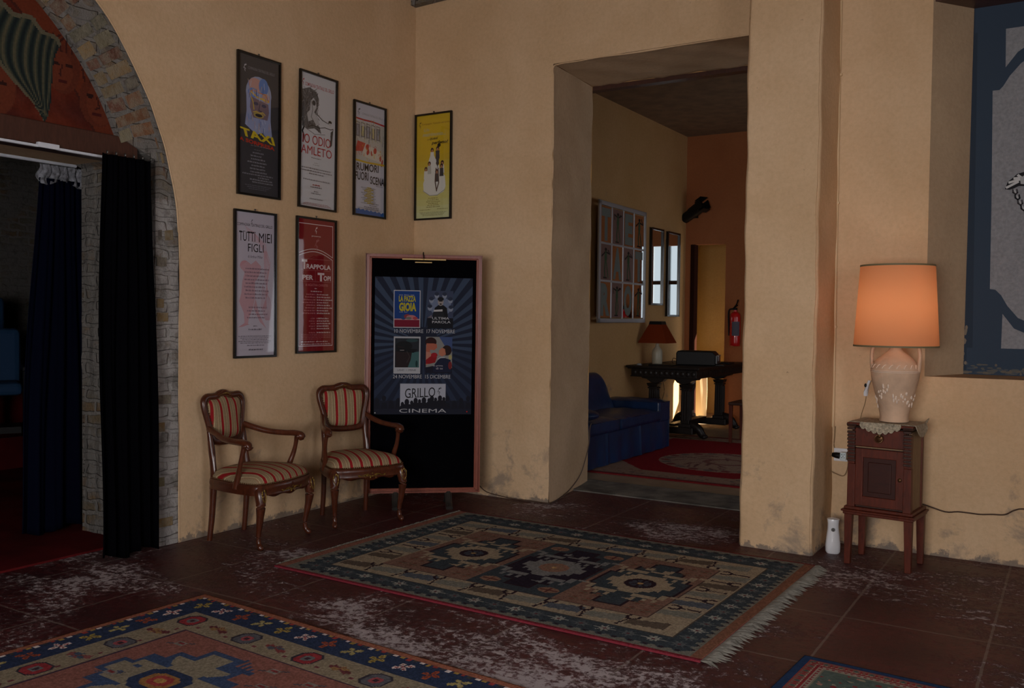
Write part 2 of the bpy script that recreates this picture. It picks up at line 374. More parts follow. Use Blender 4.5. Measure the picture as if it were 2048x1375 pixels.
def stripes(name, axis='X'):
    m, nt, b = nodes(name); s = N(nt, 'ShaderNodeSeparateXYZ'); co = objco(nt); nt.links.new(co, s.inputs[0])
    w = math_(nt, 'FRACT', math_(nt, 'ADD', math_(nt, 'DIVIDE', s.outputs[axis], .0715), .5))
    r = ramp(nt, w, [(0, rgb(150, 120, 92)), (.08, rgb(196, 178, 140)), (.12, rgb(150, 130, 100)), (.36, rgb(196, 178, 140)), (.40, rgb(132, 96, 70)),
                     (.46, rgb(150, 26, 32)), (.68, rgb(150, 100, 72)), (.73, rgb(196, 178, 140)), (.77, rgb(150, 130, 100))], 'CONSTANT')
    k = ramp(nt, noise(nt, co, 190, 3), [(.35, (.62,)*3 + (1,)), (.65, (1,)*4)]).outputs[0]
    nt.links.new(mix(nt, .6, r.outputs[0], k, 'MULTIPLY'), b.inputs['Base Color']); b.inputs['Roughness'].default_value = .85; b.inputs['Specular IOR Level'].default_value = .2
    bump(nt, b, noise(nt, co, 260, 2), .4, .003); return m
M['stripe'] = stripes('striped_damask')

# ================================================================== THE SETTING
H0 = 4.5
def rect_wall(mb, u0, u1, z0, z1, at, axis):
    """a rectangle subdivided, on plane x=at (axis 'x', u=y) or y=at (axis 'y', u=x)"""
    if axis == 'x': return mb.quad((at, u0, z0), (at, u1, z0), (at, u1, z1), (at, u0, z1))
    return mb.quad((u0, at, z0), (u1, at, z0), (u1, at, z1), (u0, at, z1))
# floor of the main room, the doorway and the hall behind the arch are tiled; others have their own
f = MB(); f.quad((-.24, -8.4, 0), (6.5, -8.4, 0), (6.5, .0, 0), (-.24, 0, 0)); f.quad((1.1, 0, 0), (3.2, 0, 0), (3.2, .62, 0), (1.1, .62, 0))
struct(f.build('floor', M['floor']))
f = MB(); n = 40
f.grid(lambda u, v: (1.1 + 2.1 * u, .60 + .09 * math.sin(u * 3) * .1 + v * .5, .012 + .002 * math.sin(u * 40)), 30, 2)
f.box((1.1, .60, -.02), (3.2, 1.1, .010))
struct(f.build('floor_threshold', M['stone'], bevel=.004))
f = MB(); f.quad((-1.3, 1.1, 0), (4.3, 1.1, 0), (4.3, 7.5, 0), (-1.3, 7.5, 0)); struct(f.build('floor_second_room', M['floor2']))
f = MB(); f.box((-7, -8.4, -.05), (-.235, 3, .012)); struct(f.build('floor_dark_hall', M['redcarpet']))

# left wall with the big arch (x = 0)
AY, AZ, RO, RI, TH = -4.38, 1.83, 2.0, 1.71, .75
def arch_pts(r, n=48): return [(AY + r * math.cos(PI * k / n), AZ + r * math.sin(PI * k / n)) for k in range(n + 1)]
w = MB()
rect_wall(w, AY + RO, 0, 0, AZ, 0, 'x'); rect_wall(w, -8.4, AY - RO, 0, AZ, 0, 'x')
P = arch_pts(RO)
rect_wall(w, AY + RO, 0, AZ, H0, 0, 'x'); rect_wall(w, -8.4, AY - RO, AZ, H0, 0, 'x')
for (y0, z0), (y1, z1) in zip(P, P[1:]): w.quad((0, y0, z0), (0, y0, H0), (0, y1, H0), (0, y1, z1))
# rounded plaster lip where the plaster meets the brick ring
lip = [(0.0, AY + RO, .0), (0.0, AY + RO, .9)] + [(0.0, y, z) for y, z in P] + [(0, AY - RO, .9), (0, AY - RO, 0)]
wob = [(p[0], p[1] + random.uniform(-.006, .006), p[2]) for p in lip]
w.sweep(wob, [random.uniform(.003, .006) for _ in wob], n=8, sub=2)
struct(w.build('wall_left', M['plaster'], fix=False))
# the brick ring, its jambs and soffit
JY = -2.545
w = MB()
for r0, r1 in ((RI, RO + .004),):
    A, B = arch_pts(r1), arch_pts(r0)
    B = [(p[0] if p[1] > 2.4 else math.copysign(JY - AY, p[0] - AY) + AY, p[1]) for p in B]
    for i in range(len(A) - 1):
        w.quad((-.012, A[i][0], A[i][1]), (-.012, A[i+1][0], A[i+1][1]), (-.012, B[i+1][0], B[i+1][1]), (-.012, B[i][0], B[i][1]))
        w.quad((-.012, B[i][0], B[i][1]), (-.012, B[i+1][0], B[i+1][1]), (-TH, B[i+1][0], B[i+1][1]), (-TH, B[i][0], B[i][1]))
        w.quad((-TH, A[i][0], H0), (-TH, A[i+1][0], H0), (-TH, B[i+1][0], B[i+1][1]), (-TH, B[i][0], B[i][1]))
JY = -2.545
def jgrid(u, v): 
    a = .012 * (math.sin(u * 37 + v * 11) + math.sin(v * 53 + u * 5)) * .5
    return a
for sgn, ye, yi in ((1, AY + RO + .004, JY), (-1, AY - RO - .004, 2 * AY - JY)):
    w.grid(lambda u, v: (-.012 + jgrid(u, v) * .6, ye + (yi - ye) * u, v * (AZ + .0)), 6, 40)
    w.grid(lambda u, v: (-.012 - (TH - .012) * u, yi + jgrid(u, v) * sgn, v * 2.40), 12, 50)
    w.box((-TH - .01, min(yi, yi + sgn * 5.7), 0), (-TH, max(yi, yi + sgn * 5.7), H0))
struct(w.build('trim_archway_masonry', M['rubble'], fix=False))
# individual arch bricks stand a little proud of the mortar
w = MB(); rs = random.Random(3)
cols = [rgb(138, 110, 70), rgb(124, 74, 56), rgb(146, 116, 70), rgb(120, 116, 92), rgb(150, 98, 62), rgb(112, 68, 60), rgb(134, 124, 92), rgb(106, 96, 88)]
ang = 2.0
while ang < 178:
    d = rs.uniform(2.3, 3.1); r = RI + rs.uniform(.0, .015)
    cuts = rs.choice([[0, 1], [0, .48, 1], [0, .35, 1], [0, .6, 1], [0, 1]])
    for a, b in zip(cuts, cuts[1:]):
        if rs.random() < .08 + (.65 if ang < 14 else 0): continue
        rin = max(RI, (JY - AY + .01) / max(.2, abs(math.cos(math.radians(ang)))) if AZ + RI * math.sin(math.radians(ang)) < 2.42 else 0); r = rin + rs.uniform(0, .015); L = RO - .018 - rin; q0 = r + L * a + .004; q1 = r + L * b - .009 - rs.uniform(0, .02)
        dx = rs.uniform(-.006, .004); c = rs.choice(cols); f_ = rs.uniform(.85, 1.1); g_ = sum(c) / 3; c = tuple((x * .72 + g_ * .28) * f_ for x in c)
        a0 = math.radians(ang + .12); a1 = math.radians(ang + d - .55); aj = rs.uniform(-.004, .004)
        vs = []
        for x in (-.03, .006 + dx):
            for rr, aa in ((q0, a0 + aj), (q1, a0), (q1, a1), (q0, a1 + aj)):
                vs.append((x - .012, AY + rr * math.cos(aa), AZ + rr * math.sin(aa)))
        w.add(vs, [(0, 1, 2, 3), (7, 6, 5, 4), (0, 4, 5, 1), (1, 5, 6, 2), (2, 6, 7, 3), (3, 7, 4, 0)], c)
        # the same brick showing in the soffit
    a0 = math.radians(ang + .12); a1 = math.radians(ang + d - .55)
    ang += d
for zz in np.arange(.12, 1.8, .085):
    if rs.random() < .45:
        y1 = JY + rs.uniform(.05, .12); c = rs.choice(cols); w.box((-.02, JY + .006, zz), (-.004, y1, zz + .055), tuple(x * .9 for x in c))
m_, nt, b_ = nodes('old_arch_brick'); a_ = N(nt, 'ShaderNodeVertexColor'); a_.layer_name = 'Col'; co = objco(nt)
k = ramp(nt, noise(nt, co, 12, 6, .75), [(.40, (0,)*3), (.58, (1,)*3)]).outputs[0]
nt.links.new(mix(nt, math_(nt, 'MULTIPLY', k, .62), a_.outputs[0], rgb(140, 134, 118)), b_.inputs['Base Color']); b_.inputs['Roughness'].default_value = .95
b_.inputs['Specular IOR Level'].default_value = .1
bump(nt, b_, noise(nt, co, 25, 5, .7), .9, .02)
struct(w.build('trim_arch_bricks', m_, bevel=.007))
# wooden header beam under the painted tympanum
w = MB(); w.box((-.22, AY - 1.70, 2.356), (-.022, AY + 1.72, 2.484))
struct(w.build('trim_arch_beam', M['beam'], bevel=.006))
w = MB(); w.box((-TH, 2 * AY - JY, 2.40), (-.22, JY, 2.50)); struct(w.build('ceiling_arch_soffit', M['raw']))

# back wall (y = 0) with the doorway and the window niche
DW0, DW1, DI0, DI1, DZ0, DZ1, DD = 1.33, 2.972, 1.157, 3.10, 3.385, 3.452, 1.005
WX0, WX1, WZ0, WZ1, WD = 3.994, 5.35, 1.108, 3.42, .27
w = MB()
for a in ((0, DW0, 0, H0), (DW0, DW1, DZ0, H0), (DW1, WX0, 0, H0), (WX0, WX1, 0, WZ0), (WX0, WX1, WZ1, H0), (WX1, 6.5, 0, H0)): rect_wall(w, *a, 0, 'y')
# softened arris round the doorway
ed = [(DW0 + random.uniform(-.005, .005), 0.004, z) for z in np.arange(0, DZ0, .22)] + [(DW0 + .01, .004, DZ0 - .01)] + [(x, .004, DZ0 + random.uniform(-.008, .004)) for x in np.arange(DW0 + .2, DW1, .2)]
w.sweep(ed, [random.uniform(.004, .008) for _ in ed], n=8, sub=2)
struct(w.build('wall_back', M['plaster'], fix=False))
w = MB()
def wav(u, v, s): return .007 * math.sin(u * 9 + s) * math.sin(v * 23 + s * 2) + .004 * math.sin(v * 61 + s)
w.grid(lambda u, v: (DW0 + (DI0 - DW0) * u + wav(u, v, 1), DD * u, v * (DZ0 + (DZ1 - DZ0) * u)), 10, 40)
w.grid(lambda u, v: (DW1 + (DI1 - DW1) * u, DD * u, v * (DZ0 + (DZ1 - DZ0) * u)), 10, 20)
w.grid(lambda u, v: ((DW0 + (DI0 - DW0) * u) * (1 - v) + (DW1 + (DI1 - DW1) * u) * v, DD * u, DZ0 + (DZ1 - DZ0) * u + wav(u, v, 3)), 10, 24)
struct(w.build('wall_doorway_reveal', M['raw'], fix=False, smooth=True))
w = MB()
w.quad((WX0, 0, WZ0), (WX0 + .19, WD, WZ0), (WX0 + .20, WD, WZ1), (WX0, 0, WZ1)); w.quad((WX1, 0, WZ0), (WX1, WD, WZ0), (WX1, WD, WZ1), (WX1, 0, WZ1))
w.quad((WX0, 0, WZ0), (WX1, 0, WZ0), (WX1, WD, WZ0 + .01), (WX0 + .19, WD, WZ0 + .01))
struct(w.build('wall_window_niche', M['raw2'], fix=False))
w = MB(); w.box((WX0, .012, WZ1 - .012), (WX1, WD, WZ1 + .1)); struct(w.build('trim_niche_lintel', M['beam']))
# pilaster beside the doorway
w = MB()
def pil(u, v):
    s = u * 4; z = v * H0
    a, b = (DW1, -.437), (3.44, -.455)
    seg = int(min(s, 3.999)); t = s - seg
    cor = [(DW1 - .0, .0), a, b, (3.452, .0)]
    if seg == 0: p = (cor[0][0], cor[0][1] + (cor[1][1] - cor[0][1]) * t)
    elif seg == 1: p = (a[0] + (b[0] - a[0]) * t * .5, a[1] + (b[1] - a[1]) * t * .5)
    elif seg == 2: p = (a[0] + (b[0] - a[0]) * (.5 + t * .5), a[1] + (b[1] - a[1]) * (.5 + t * .5))
    else: p = (b[0] + (cor[3][0] - b[0]) * t, b[1] + (cor[3][1] - b[1]) * t)
    # worn, rounded corners and an uneven surface
    d = .006 * math.sin(z * 7 + s * 3) + .004 * math.sin(z * 19 + s * 5)
    dc1 = max(0, 1 - abs(s - 1) / .10); dc2 = max(0, 1 - abs(s - 3) / .06)
    return (p[0] + .020 * dc1 ** 1.5 - .012 * dc2 ** 1.5 + d * .45, p[1] + .016 * dc1 ** 1.5 + .010 * dc2 ** 1.5 + d * .4, z)
us = sorted(set([i / 48 for i in range(49)] + [.25 + k * .006 for k in range(-4, 5)] + [.75 + k * .006 for k in range(-4, 5)]))
vs = []; fs = []; nz = 90
for j in range(nz + 1):
    for u in us: vs.append(pil(u, j / nz))
nu = len(us)
for j in range(nz):
    for i in range(nu - 1): fs.append((j*nu+i, j*nu+i+1, (j+1)*nu+i+1, (j+1)*nu+i))
w.add(vs, fs); struct(w.build('wall_pilaster', M['plaster'], smooth=True, fix=False))
# corner corbel of the old vault
w = MB(); w.prism([(0, 4.03), (.62, 4.05), (.7, 4.5), (0, 4.5)], -.07, .0); struct(w.build('ceiling_corbel', M['rubble']))
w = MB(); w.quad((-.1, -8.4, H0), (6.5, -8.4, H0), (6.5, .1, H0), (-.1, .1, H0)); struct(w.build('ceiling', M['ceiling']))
w = MB(); rect_wall(w, -8.4, 0, 0, H0, 6.5, 'x'); struct(w.build('wall_right', M['plaster']))
w = MB(); rect_wall(w, 0, 6.5, 0, H0, -8.4, 'y'); struct(w.build('wall_rear', M['plaster']))

# second room
RX, RY, RC = .107, 6.0, 3.97
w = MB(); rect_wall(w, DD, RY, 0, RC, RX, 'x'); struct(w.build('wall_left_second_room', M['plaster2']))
w = MB()
rect_wall(w, RX, DI0, 0, RC, DD + .001, 'y'); rect_wall(w, DI1, 4.3, 0, RC, DD + .001, 'y'); rect_wall(w, DI0, DI1, DZ1, RC, DD + .001, 'y')
rect_wall(w, 4.3, 6.6, 0, 4.6, DD, 'y'); rect_wall(w, -.1, 4.3, RC - .01, 4.6, DD, 'y'); rect_wall(w, 0, DD, 0, 4.6, 6.6, 'x'); rect_wall(w, 0, DD, 0, 4.6, -.02, 'x')  # unseen planes and lid round the wall cavity, added to block leaking sun
w.quad((-.1, -.1, 4.55), (6.6, -.1, 4.55), (6.6, DD, 4.55), (-.1, DD, 4.55))
struct(w.build('wall_near_second_room_and_sun_caps', M['plaster2']))
w = MB(); w.box((DI0 - .1, DD + .004, DZ1 - .035), (DI1 + .1, DD + .09, DZ1 + .06)); struct(w.build('trim_doorway_rail', M['beam']))
# far wall of the second room: doorway between x .19 and .68
w = MB(); T2 = .12; a, b, zt = .19, .684, 2.475
for y in (RY, RY + T2):
    rect_wall(w, RX, a, 0, zt, y, 'y'); rect_wall(w, b, 4.3, 0, zt, y, 'y'); rect_wall(w, RX, 4.3, zt, RC, y, 'y')
rect_wall(w, RY, RY + T2, 0, zt, b, 'x')
w.quad((a, RY, zt), (b, RY, zt), (b, RY + T2, zt), (a, RY + T2, zt))
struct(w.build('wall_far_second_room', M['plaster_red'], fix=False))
w = MB(); w.box((a - .006, RY - .01, 0), (a + .052, RY + T2 + .01, zt)); struct(w.build('trim_far_doorway_jamb', plain('dark_jamb_paint', rgb(44, 24, 18), .95, spec=0)))
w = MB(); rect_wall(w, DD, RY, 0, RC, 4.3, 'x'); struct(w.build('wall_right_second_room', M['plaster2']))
w = MB(); w.quad((RX, DD, RC), (4.3, DD, RC), (4.3, 7.4, RC), (RX, 7.4, RC)); w.quad((-1.3, RY + T2, 3.0), (4.3, RY + T2, 3.0), (4.3, 7.4, 3.0), (-1.3, 7.4, 3.0))
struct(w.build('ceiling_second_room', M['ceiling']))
# passage behind, its yellow wall and the glazed outer door
GX0, GX1, GZ = .76, 3.2, 2.78
w = MB(); rect_wall(w, -1.3, GX0, 0, 3.0, 7.4, 'y'); rect_wall(w, GX1, 4.3, 0, 3.0, 7.4, 'y'); rect_wall(w, GX0, GX1, GZ, 3.0, 7.4, 'y')
rect_wall(w, RY + T2, 7.4, 0, 3.0, -1.3, 'x'); rect_wall(w, RY + T2, 7.4, 0, 3.0, 4.3, 'x')
w.quad((-1.3, RY + T2, 0), (RX, RY + T2, 0), (RX, RY + T2, 3), (-1.3, RY + T2, 3))
struct(w.build('wall_passage', M['plaster_yellow'], fix=False))
w = MB()
for x in (GX0, GX0 + .19, GX0 + .70, GX0 + 1.12, GX0 + 1.62, GX1 - .05): w.box((x, 7.38, 0), (x + .05, 7.44, GZ))
for z in (0, .72, 1.98, GZ - .06): w.box((GX0, 7.38, z), (GX1, 7.44, z + (.12 if z == 0 else .06)))
door = struct(w.build('door_1', M['black_frame']))
w = MB(); w.box((GX0, 7.405, 0), (GX1, 7.412, GZ)); w.build('pane', M['glass'], door)

# dark hall behind the arch
w = MB(); rect_wall(w, -8.4, 3, 0, H0, -6.2, 'x'); struct(w.build('wall_back_dark_hall', M['rubble']))
w = MB(); rect_wall(w, -6.2, -TH, 0, H0, 3, 'y'); rect_wall(w, -6.2, 0, 0, H0, -8.4, 'y'); struct(w.build('wall_side_dark_hall', M['rubble']))
w = MB(); w.quad((-6.2, -8.4, H0), (0, -8.4, H0), (0, 3, H0), (-6.2, 3, H0)); struct(w.build('ceiling_dark_hall', M['ceiling']))
w = MB(); w.box((-6.2, -8.4, 0), (-3.45, 3, .30)); w.box((-6.2, -8.4, .3), (-4.5, 3, .62)); struct(w.build('floor_seating_tiers', M['redcarpet']))

# ================================================================== raster patterns for woven and painted surfaces
class Ras:
    def __init__(s, w, h, cell, bg):
        s.w, s.h = w, h; s.nx = int(round(w / cell)); s.ny = int(round(h / cell)); s.dx = w / s.nx; s.dy = h / s.ny
        s.a = np.zeros((s.ny, s.nx, 3), dtype=np.float32); s.a[:] = np.array(bg)
        s.X, s.Y = np.meshgrid((np.arange(s.nx) + .5) * s.dx, (np.arange(s.ny) + .5) * s.dy)
    def put(s, m, c): s.a[m] = np.array(c)
    def rect(s, x0, y0, x1, y1, c): s.put((s.X >= x0) & (s.X < x1) & (s.Y >= y0) & (s.Y < y1), c)
    def ell(s, x, y, a, b, c): s.put(((s.X - x) / a) ** 2 + ((s.Y - y) / b) ** 2 <= 1, c)
    def poly(s, pts, c):
        x0 = min(p[0] for p in pts); x1 = max(p[0] for p in pts); y0 = min(p[1] for p in pts); y1 = max(p[1] for p in pts)
        i0, i1 = max(0, int(x0 / s.dx)), min(s.nx, int(x1 / s.dx) + 2); j0, j1 = max(0, int(y0 / s.dy)), min(s.ny, int(y1 / s.dy) + 2)
        if i1 <= i0 or j1 <= j0: return
        X = s.X[j0:j1, i0:i1]; Y = s.Y[j0:j1, i0:i1]; ins = np.zeros(X.shape, bool); n = len(pts)
        for i in range(n):
            xa, ya = pts[i]; xb, yb = pts[(i + 1) % n]
            if ya == yb: continue
            c_ = ((ya > Y) != (yb > Y)) & (X < (xb - xa) * (Y - ya) / (yb - ya) + xa); ins ^= c_
        s.a[j0:j1, i0:i1][ins] = np.array(c)
    def line(s, pts, w, c):
        for (x0, y0), (x1, y1) in zip(pts, pts[1:]):
            L = math.hypot(x1 - x0, y1 - y0) or 1e-6; nx, ny = -(y1 - y0) / L * w / 2, (x1 - x0) / L * w / 2; ex, ey = (x1 - x0) / L * w / 3, (y1 - y0) / L * w / 3
            s.poly([(x0 + nx - ex, y0 + ny - ey), (x1 + nx + ex, y1 + ny + ey), (x1 - nx + ex, y1 - ny + ey), (x0 - nx - ex, y0 - ny - ey)], c)
    def mesh(s, name, mat, parent=None, thick=.007, wave=.003, vertical=False, seed=0):
        """vertical: the sheet stands in y,z at x=0 and faces +x"""
        nx, ny = s.nx, s.ny; X, Y = np.meshgrid(np.arange(nx + 1) * s.dx, np.arange(ny + 1) * s.dy)
        Z = thick + wave * (np.sin(X * 3.1 + seed) * np.sin(Y * 4.3 + seed) * .5 + .5)
        if vertical: co = np.stack([np.zeros_like(X), X, Y], -1).reshape(-1, 3)
        else: co = np.stack([X, Y, Z], -1).reshape(-1, 3)
        i = np.arange(nx * ny); r = i // nx; c = i % nx; b = r * (nx + 1) + c
        F = np.stack([b, b + 1, b + nx + 2, b + nx + 1], -1)
        cols = s.a.reshape(-1, 3)
        if not vertical:      # edge skirt down to the floor
            ring = [j for j in range(nx)] + [(nx + 1) * j + nx for j in range(ny)] + [(nx + 1) * ny + nx - j for j in range(nx)] + [(nx + 1) * (ny - j) for j in range(ny)]
            base = len(co); low = co[ring].copy(); low[:, 2] = 0.0015; co = np.vstack([co, low]); m = len(ring)
            E = np.array([[base + k, base + (k + 1) % m, ring[(k + 1) % m], ring[k]] for k in range(m)]); F = np.vstack([F, E])
            cols = np.vstack([cols, np.tile(s.a[0, s.nx // 2], (m, 1))])
        me = bpy.data.meshes.new(name); me.vertices.add(len(co)); me.vertices.foreach_set('co', co.ravel().astype(np.float32))
        me.loops.add(len(F) * 4); me.loops.foreach_set('vertex_index', F.ravel().astype(np.int32))
        me.polygons.add(len(F)); me.polygons.foreach_set('loop_start', (np.arange(len(F)) * 4).astype(np.int32)); me.polygons.foreach_set('loop_total', np.full(len(F), 4, np.int32))
        me.update(calc_edges=True)
        ca = me.color_attributes.new('Col', 'FLOAT_COLOR', 'CORNER')
        c = np.clip(cols, 0, 1); c = np.where(c <= .04045, c / 12.92, ((c + .055) / 1.055) ** 2.4)
        c4 = np.ones((len(F), 4), np.float32); c4[:, :3] = c; ca.data.foreach_set('color', np.repeat(c4, 4, 0).ravel())
        me.materials.append(mat); o = bpy.data.objects.new(name, me); COL.objects.link(o)
        if parent: o.parent = parent
        return o

# ------------------------------------------------------------------ painted tympanum above the arch beam
mw_, mh_ = 3.44, 1.24; y00, z00 = AY - 1.72, 2.485
R = Ras(mw_, mh_, .0085, rgb(118, 44, 26)); 
def mp(px): return px
def U(y): return y - y00
def V(z): return z - z00
nz1 = np.sin(R.X * 9 + 3 * np.sin(R.Y * 7)) * np.sin(R.Y * 13 + 2 * np.sin(R.X * 5)); nz2 = np.sin(R.X * 23 + 5 * np.sin(R.Y * 11)) * np.sin(R.Y * 31 + 3 * np.sin(R.X * 17))
t = (nz1 * .5 + .5)[..., None]; R.a = np.array(rgb(96, 34, 24)) * (1 - t) + np.array(rgb(140, 54, 28)) * t
R.a += (nz2 * .03)[..., None]
# orange band round the edge, following the arch
rr = np.hypot(R.X + y00 - AY, R.Y + z00 - AZ)
R.put(rr > 1.60, rgb(142, 62, 34)); R.put((rr > 1.585) & (rr < 1.60), rgb(92, 40, 28))
def face(cx, cz, s, fl=1):
    R.ell(U(cx), V(cz), .13 * s, .17 * s, rgb(128, 58, 36)); R.ell(U(cx + .02 * fl), V(cz - .01), .10 * s, .14 * s, rgb(142, 66, 40))
    R.ell(U(cx - .05 * s), V(cz + .03 * s), .028 * s, .014 * s, rgb(60, 24, 20)); R.ell(U(cx + .05 * s), V(cz + .03 * s), .028 * s, .014 * s, rgb(66, 26, 20))
    R.line([(U(cx + .0), V(cz + .03 * s)), (U(cx + .02 * s * fl), V(cz - .04 * s)), (U(cx - .01), V(cz - .05 * s))], .010, rgb(84, 34, 26))
    R.ell(U(cx), V(cz - .085 * s), .035 * s, .013 * s, rgb(96, 30, 26))
    for k in range(7): R.line([(U(cx - .13*s + .04*s*k), V(cz + .12*s)), (U(cx - .15*s + .045*s*k), V(cz + .19*s)), (U(cx - .11*s + .045*s*k), V(cz + .23*s))], .011, rgb(86, 34, 26))
face(-2.91, 2.66, .85); face(-3.12, 2.80, .8, -1); face(-3.50, 2.62, .9, 1); face(-4.2, 3.0, 1.1); face(-4.9, 2.7, 1.0, -1); face(-5.5, 2.65, .8)
# the shell-like fan of folded cloth, its pleats running from the rim to one tip
def fan(tip, top0, top1, seed):
    """pleats between a left edge tip->top0 and a right edge tip->top1, bulging at the rim"""
    X, Y = R.X + y00, R.Y + z00
    dx, dy = X - tip[0], Y - tip[1]; rad = np.hypot(dx, dy)
    a0 = math.atan2(top0[1] - tip[1], top0[0] - tip[0]); a1 = math.atan2(top1[1] - tip[1], top1[0] - tip[0])
    r0 = math.hypot(top0[0] - tip[0], top0[1] - tip[1]); r1 = math.hypot(top1[0] - tip[0], top1[1] - tip[1])
    ang = np.arctan2(dy, dx) - .30 * np.sin(np.clip(rad / .66, 0, 1) * PI)
    u = (a0 - ang) / (a0 - a1); rim = r0 + (r1 - r0) * u + .012 * np.sin(u * PI * 5) + .02
    m = (u > 0) & (u < 1) & (rad < rim)
    ph = u * 7.5 + .9 * np.sin(rad * 6 + u * 3); k = .5 + .5 * np.sin(ph * 2 * PI)
    dark, light, teal = np.array(rgb(30, 42, 44)), np.array(rgb(120, 112, 84)), np.array(rgb(52, 74, 66))
    t = np.clip(k * 1.2 - .1, 0, 1)[..., None]; t2 = (.5 + .5 * np.sin(ph * 4.1 * PI + 1))[..., None]
    c = (dark * (1 - t) + light * t) * (1 - .45 * t2) + teal * .45 * t2
    R.a[m] = c[m]
    R.put(((np.abs(u) < .035) | (np.abs(rad - rim) < .012)) & (u > -.03) & (u < 1) & (rad < rim + .01), rgb(132, 124, 98))
fan((-3.225, 2.48), (-3.485, 3.04), (-3.035, 2.87), 1); fan((-4.9, 2.55), (-5.3, 3.05), (-4.6, 3.0), 0)
R.a *= .72
o = R.mesh('painted_tympanum', M['paint'], vertical=True)
# keep only the part inside the arch
bm = bmesh.new(); bm.from_mesh(o.data)
kill = [f for f in bm.faces if math.hypot(f.calc_center_median().y + y00 - AY, f.calc_center_median().z + z00 - AZ) > RI + .03]
bmesh.ops.delete(bm, geom=kill, context='FACES'); bmesh.ops.recalc_face_normals(bm, faces=bm.faces); bm.to_mesh(o.data); bm.free()
o.location = (-.05, y00, z00)
tag(o, 'red and teal mural of faces and a folded fan filling the brick arch', 'mural')

# ================================================================== PRINTED MATTER
_tc = {}
def text_mesh(s, bold=0.0):
    k = (s, bold)
    if k not in _tc:
        c = bpy.data.curves.new('t', 'FONT'); c.body = s; c.size = 1; c.offset = bold; c.resolution_u = 3
        o = bpy.data.objects.new('t', c); me = bpy.data.meshes.new_from_object(o)
        v = [(p.co.x, p.co.y) for p in me.vertices]; f = [tuple(p.vertices) for p in me.polygons]
        bpy.data.objects.remove(o); bpy.data.curves.remove(c); bpy.data.meshes.remove(me)
        x0 = min(p[0] for p in v); x1 = max(p[0] for p in v); y0 = min(p[1] for p in v); y1 = max(p[1] for p in v)
        _tc[k] = ([((p[0] - x0) / (x1 - x0), (p[1] - y0) / (y1 - y0)) for p in v], f)
    return _tc[k]
class Print:
    """flat printed sheet: shapes in 0..1 x 0..1, each layer a hair above the last; local x right, z up, faces -y"""
    def __init__(s, w, h, bg, y=0, x0=None, z0=0, g=1.0):
        s.g = g; s.w, s.h, s.y = w, h, y; s.x0 = -w / 2 if x0 is None else x0; s.z0 = z0; s.mb = MB(); s.k = 0; s.poly([(0, 0), (1, 0), (1, 1), (0, 1)], bg)
    def P(s, u, v): return (s.x0 + u * s.w, s.y - s.k * .000022, s.z0 + v * s.h)
    def poly(s, pts, c): s.k += 1; s.mb.add([s.P(*p) for p in pts], [tuple(range(len(pts)))], c)
    def rect(s, a, b, c, d, col): s.poly([(a, b), (c, b), (c, d), (a, d)], col)
    def ell(s, u, v, a, b, col, n=20, rot=0):
        s.poly([(u + a*math.cos(2*PI*k/n)*math.cos(rot) - b*math.sin(2*PI*k/n)*math.sin(rot), v + a*math.cos(2*PI*k/n)*math.sin(rot)*s.w/s.h + b*math.sin(2*PI*k/n)*math.cos(rot)) for k in range(n)], col)
    def line(s, pts, wd, col, closed=False):
        """wd in metres"""
        s.k += 1
        q = [(p[0] * s.w, p[1] * s.h) for p in pts]
        if closed: q.append(q[0])
        for (a, b), (c, d) in zip(q, q[1:]):
            L = math.hypot(c - a, d - b) or 1e-6; nx, ny = -(d - b) / L * wd / 2, (c - a) / L * wd / 2; ex, ey = (c - a) / L * wd / 3, (d - b) / L * wd / 3
            pp = [(a+nx-ex, b+ny-ey), (a-nx-ex, b-ny-ey), (c-nx+ex, d-ny+ey), (c+nx+ex, d+ny+ey)]
            s.mb.add([s.P(x / s.w, y / s.h) for x, y in pp], [(0, 1, 2, 3)], col)
    def text(s, t, u0, u1, v0, v1, col, bold=0.0, shear=0, slope=0, arc=0):
        s.k += 1; V, F = text_mesh(t, bold)
        s.mb.add([s.P(u0 + (u1 - u0) * x + shear * y, v0 + (v1 - v0) * y + slope * x + arc * (1 - (2*x-1)**2)) for x, y in V], F, col)
    def greek(s, u0, u1, v, h, col, seed=0, fill=.8):
        """a line of small print, too small to read"""
        r = random.Random(seed * 7 + int(v * 1000)); u = u0; s.k += 1
        while u < u1:
            wl = r.uniform(.018, .07); e = min(u + wl, u1)
            x = u
            while x < e:
                g = r.uniform(.006, .012); hh = h * r.choice([.8, .9, 1.15, .85])
                s.mb.add([s.P(x, v), s.P(min(x + g, e), v), s.P(min(x + g, e), v + hh), s.P(x, v + hh)], [(0, 1, 2, 3)], col); x += g + .004
            u = e + .014
    def cricket(s, u, v, sc, col):
        """the little hopping figure of the theatre company"""
        a = s.w / s.h
        def q(x, y): return (u + x * sc, v + y * sc * a)
        s.line([q(0, .55), q(-.18, .35), q(-.2, .1), q(-.02, 0), q(-.08, -.3), q(.05, -.55)], .05 * sc * s.w * 1.6, col)
        s.line([q(-.02, .1), q(.15, -.05), q(.05, -.25)], .05 * sc * s.w, col)
        s.ell(*q(0, .62), .16 * sc, .14 * sc * a, col, 8); s.ell(*q(.26, .7), .13 * sc, .09 * sc * a, col, 7); s.line([q(.05, .75), q(.3, .95)], .04 * sc * s.w, col)
        s.line([q(-.15, .2), q(-.42, .05), q(-.3, -.1)], .04 * sc * s.w, col)
    def build(s, name, parent):
        s.mb.c = [tuple(x * s.g for x in c) for c in s.mb.c]
        return s.mb.build(name, M['print'], parent, fix=False)

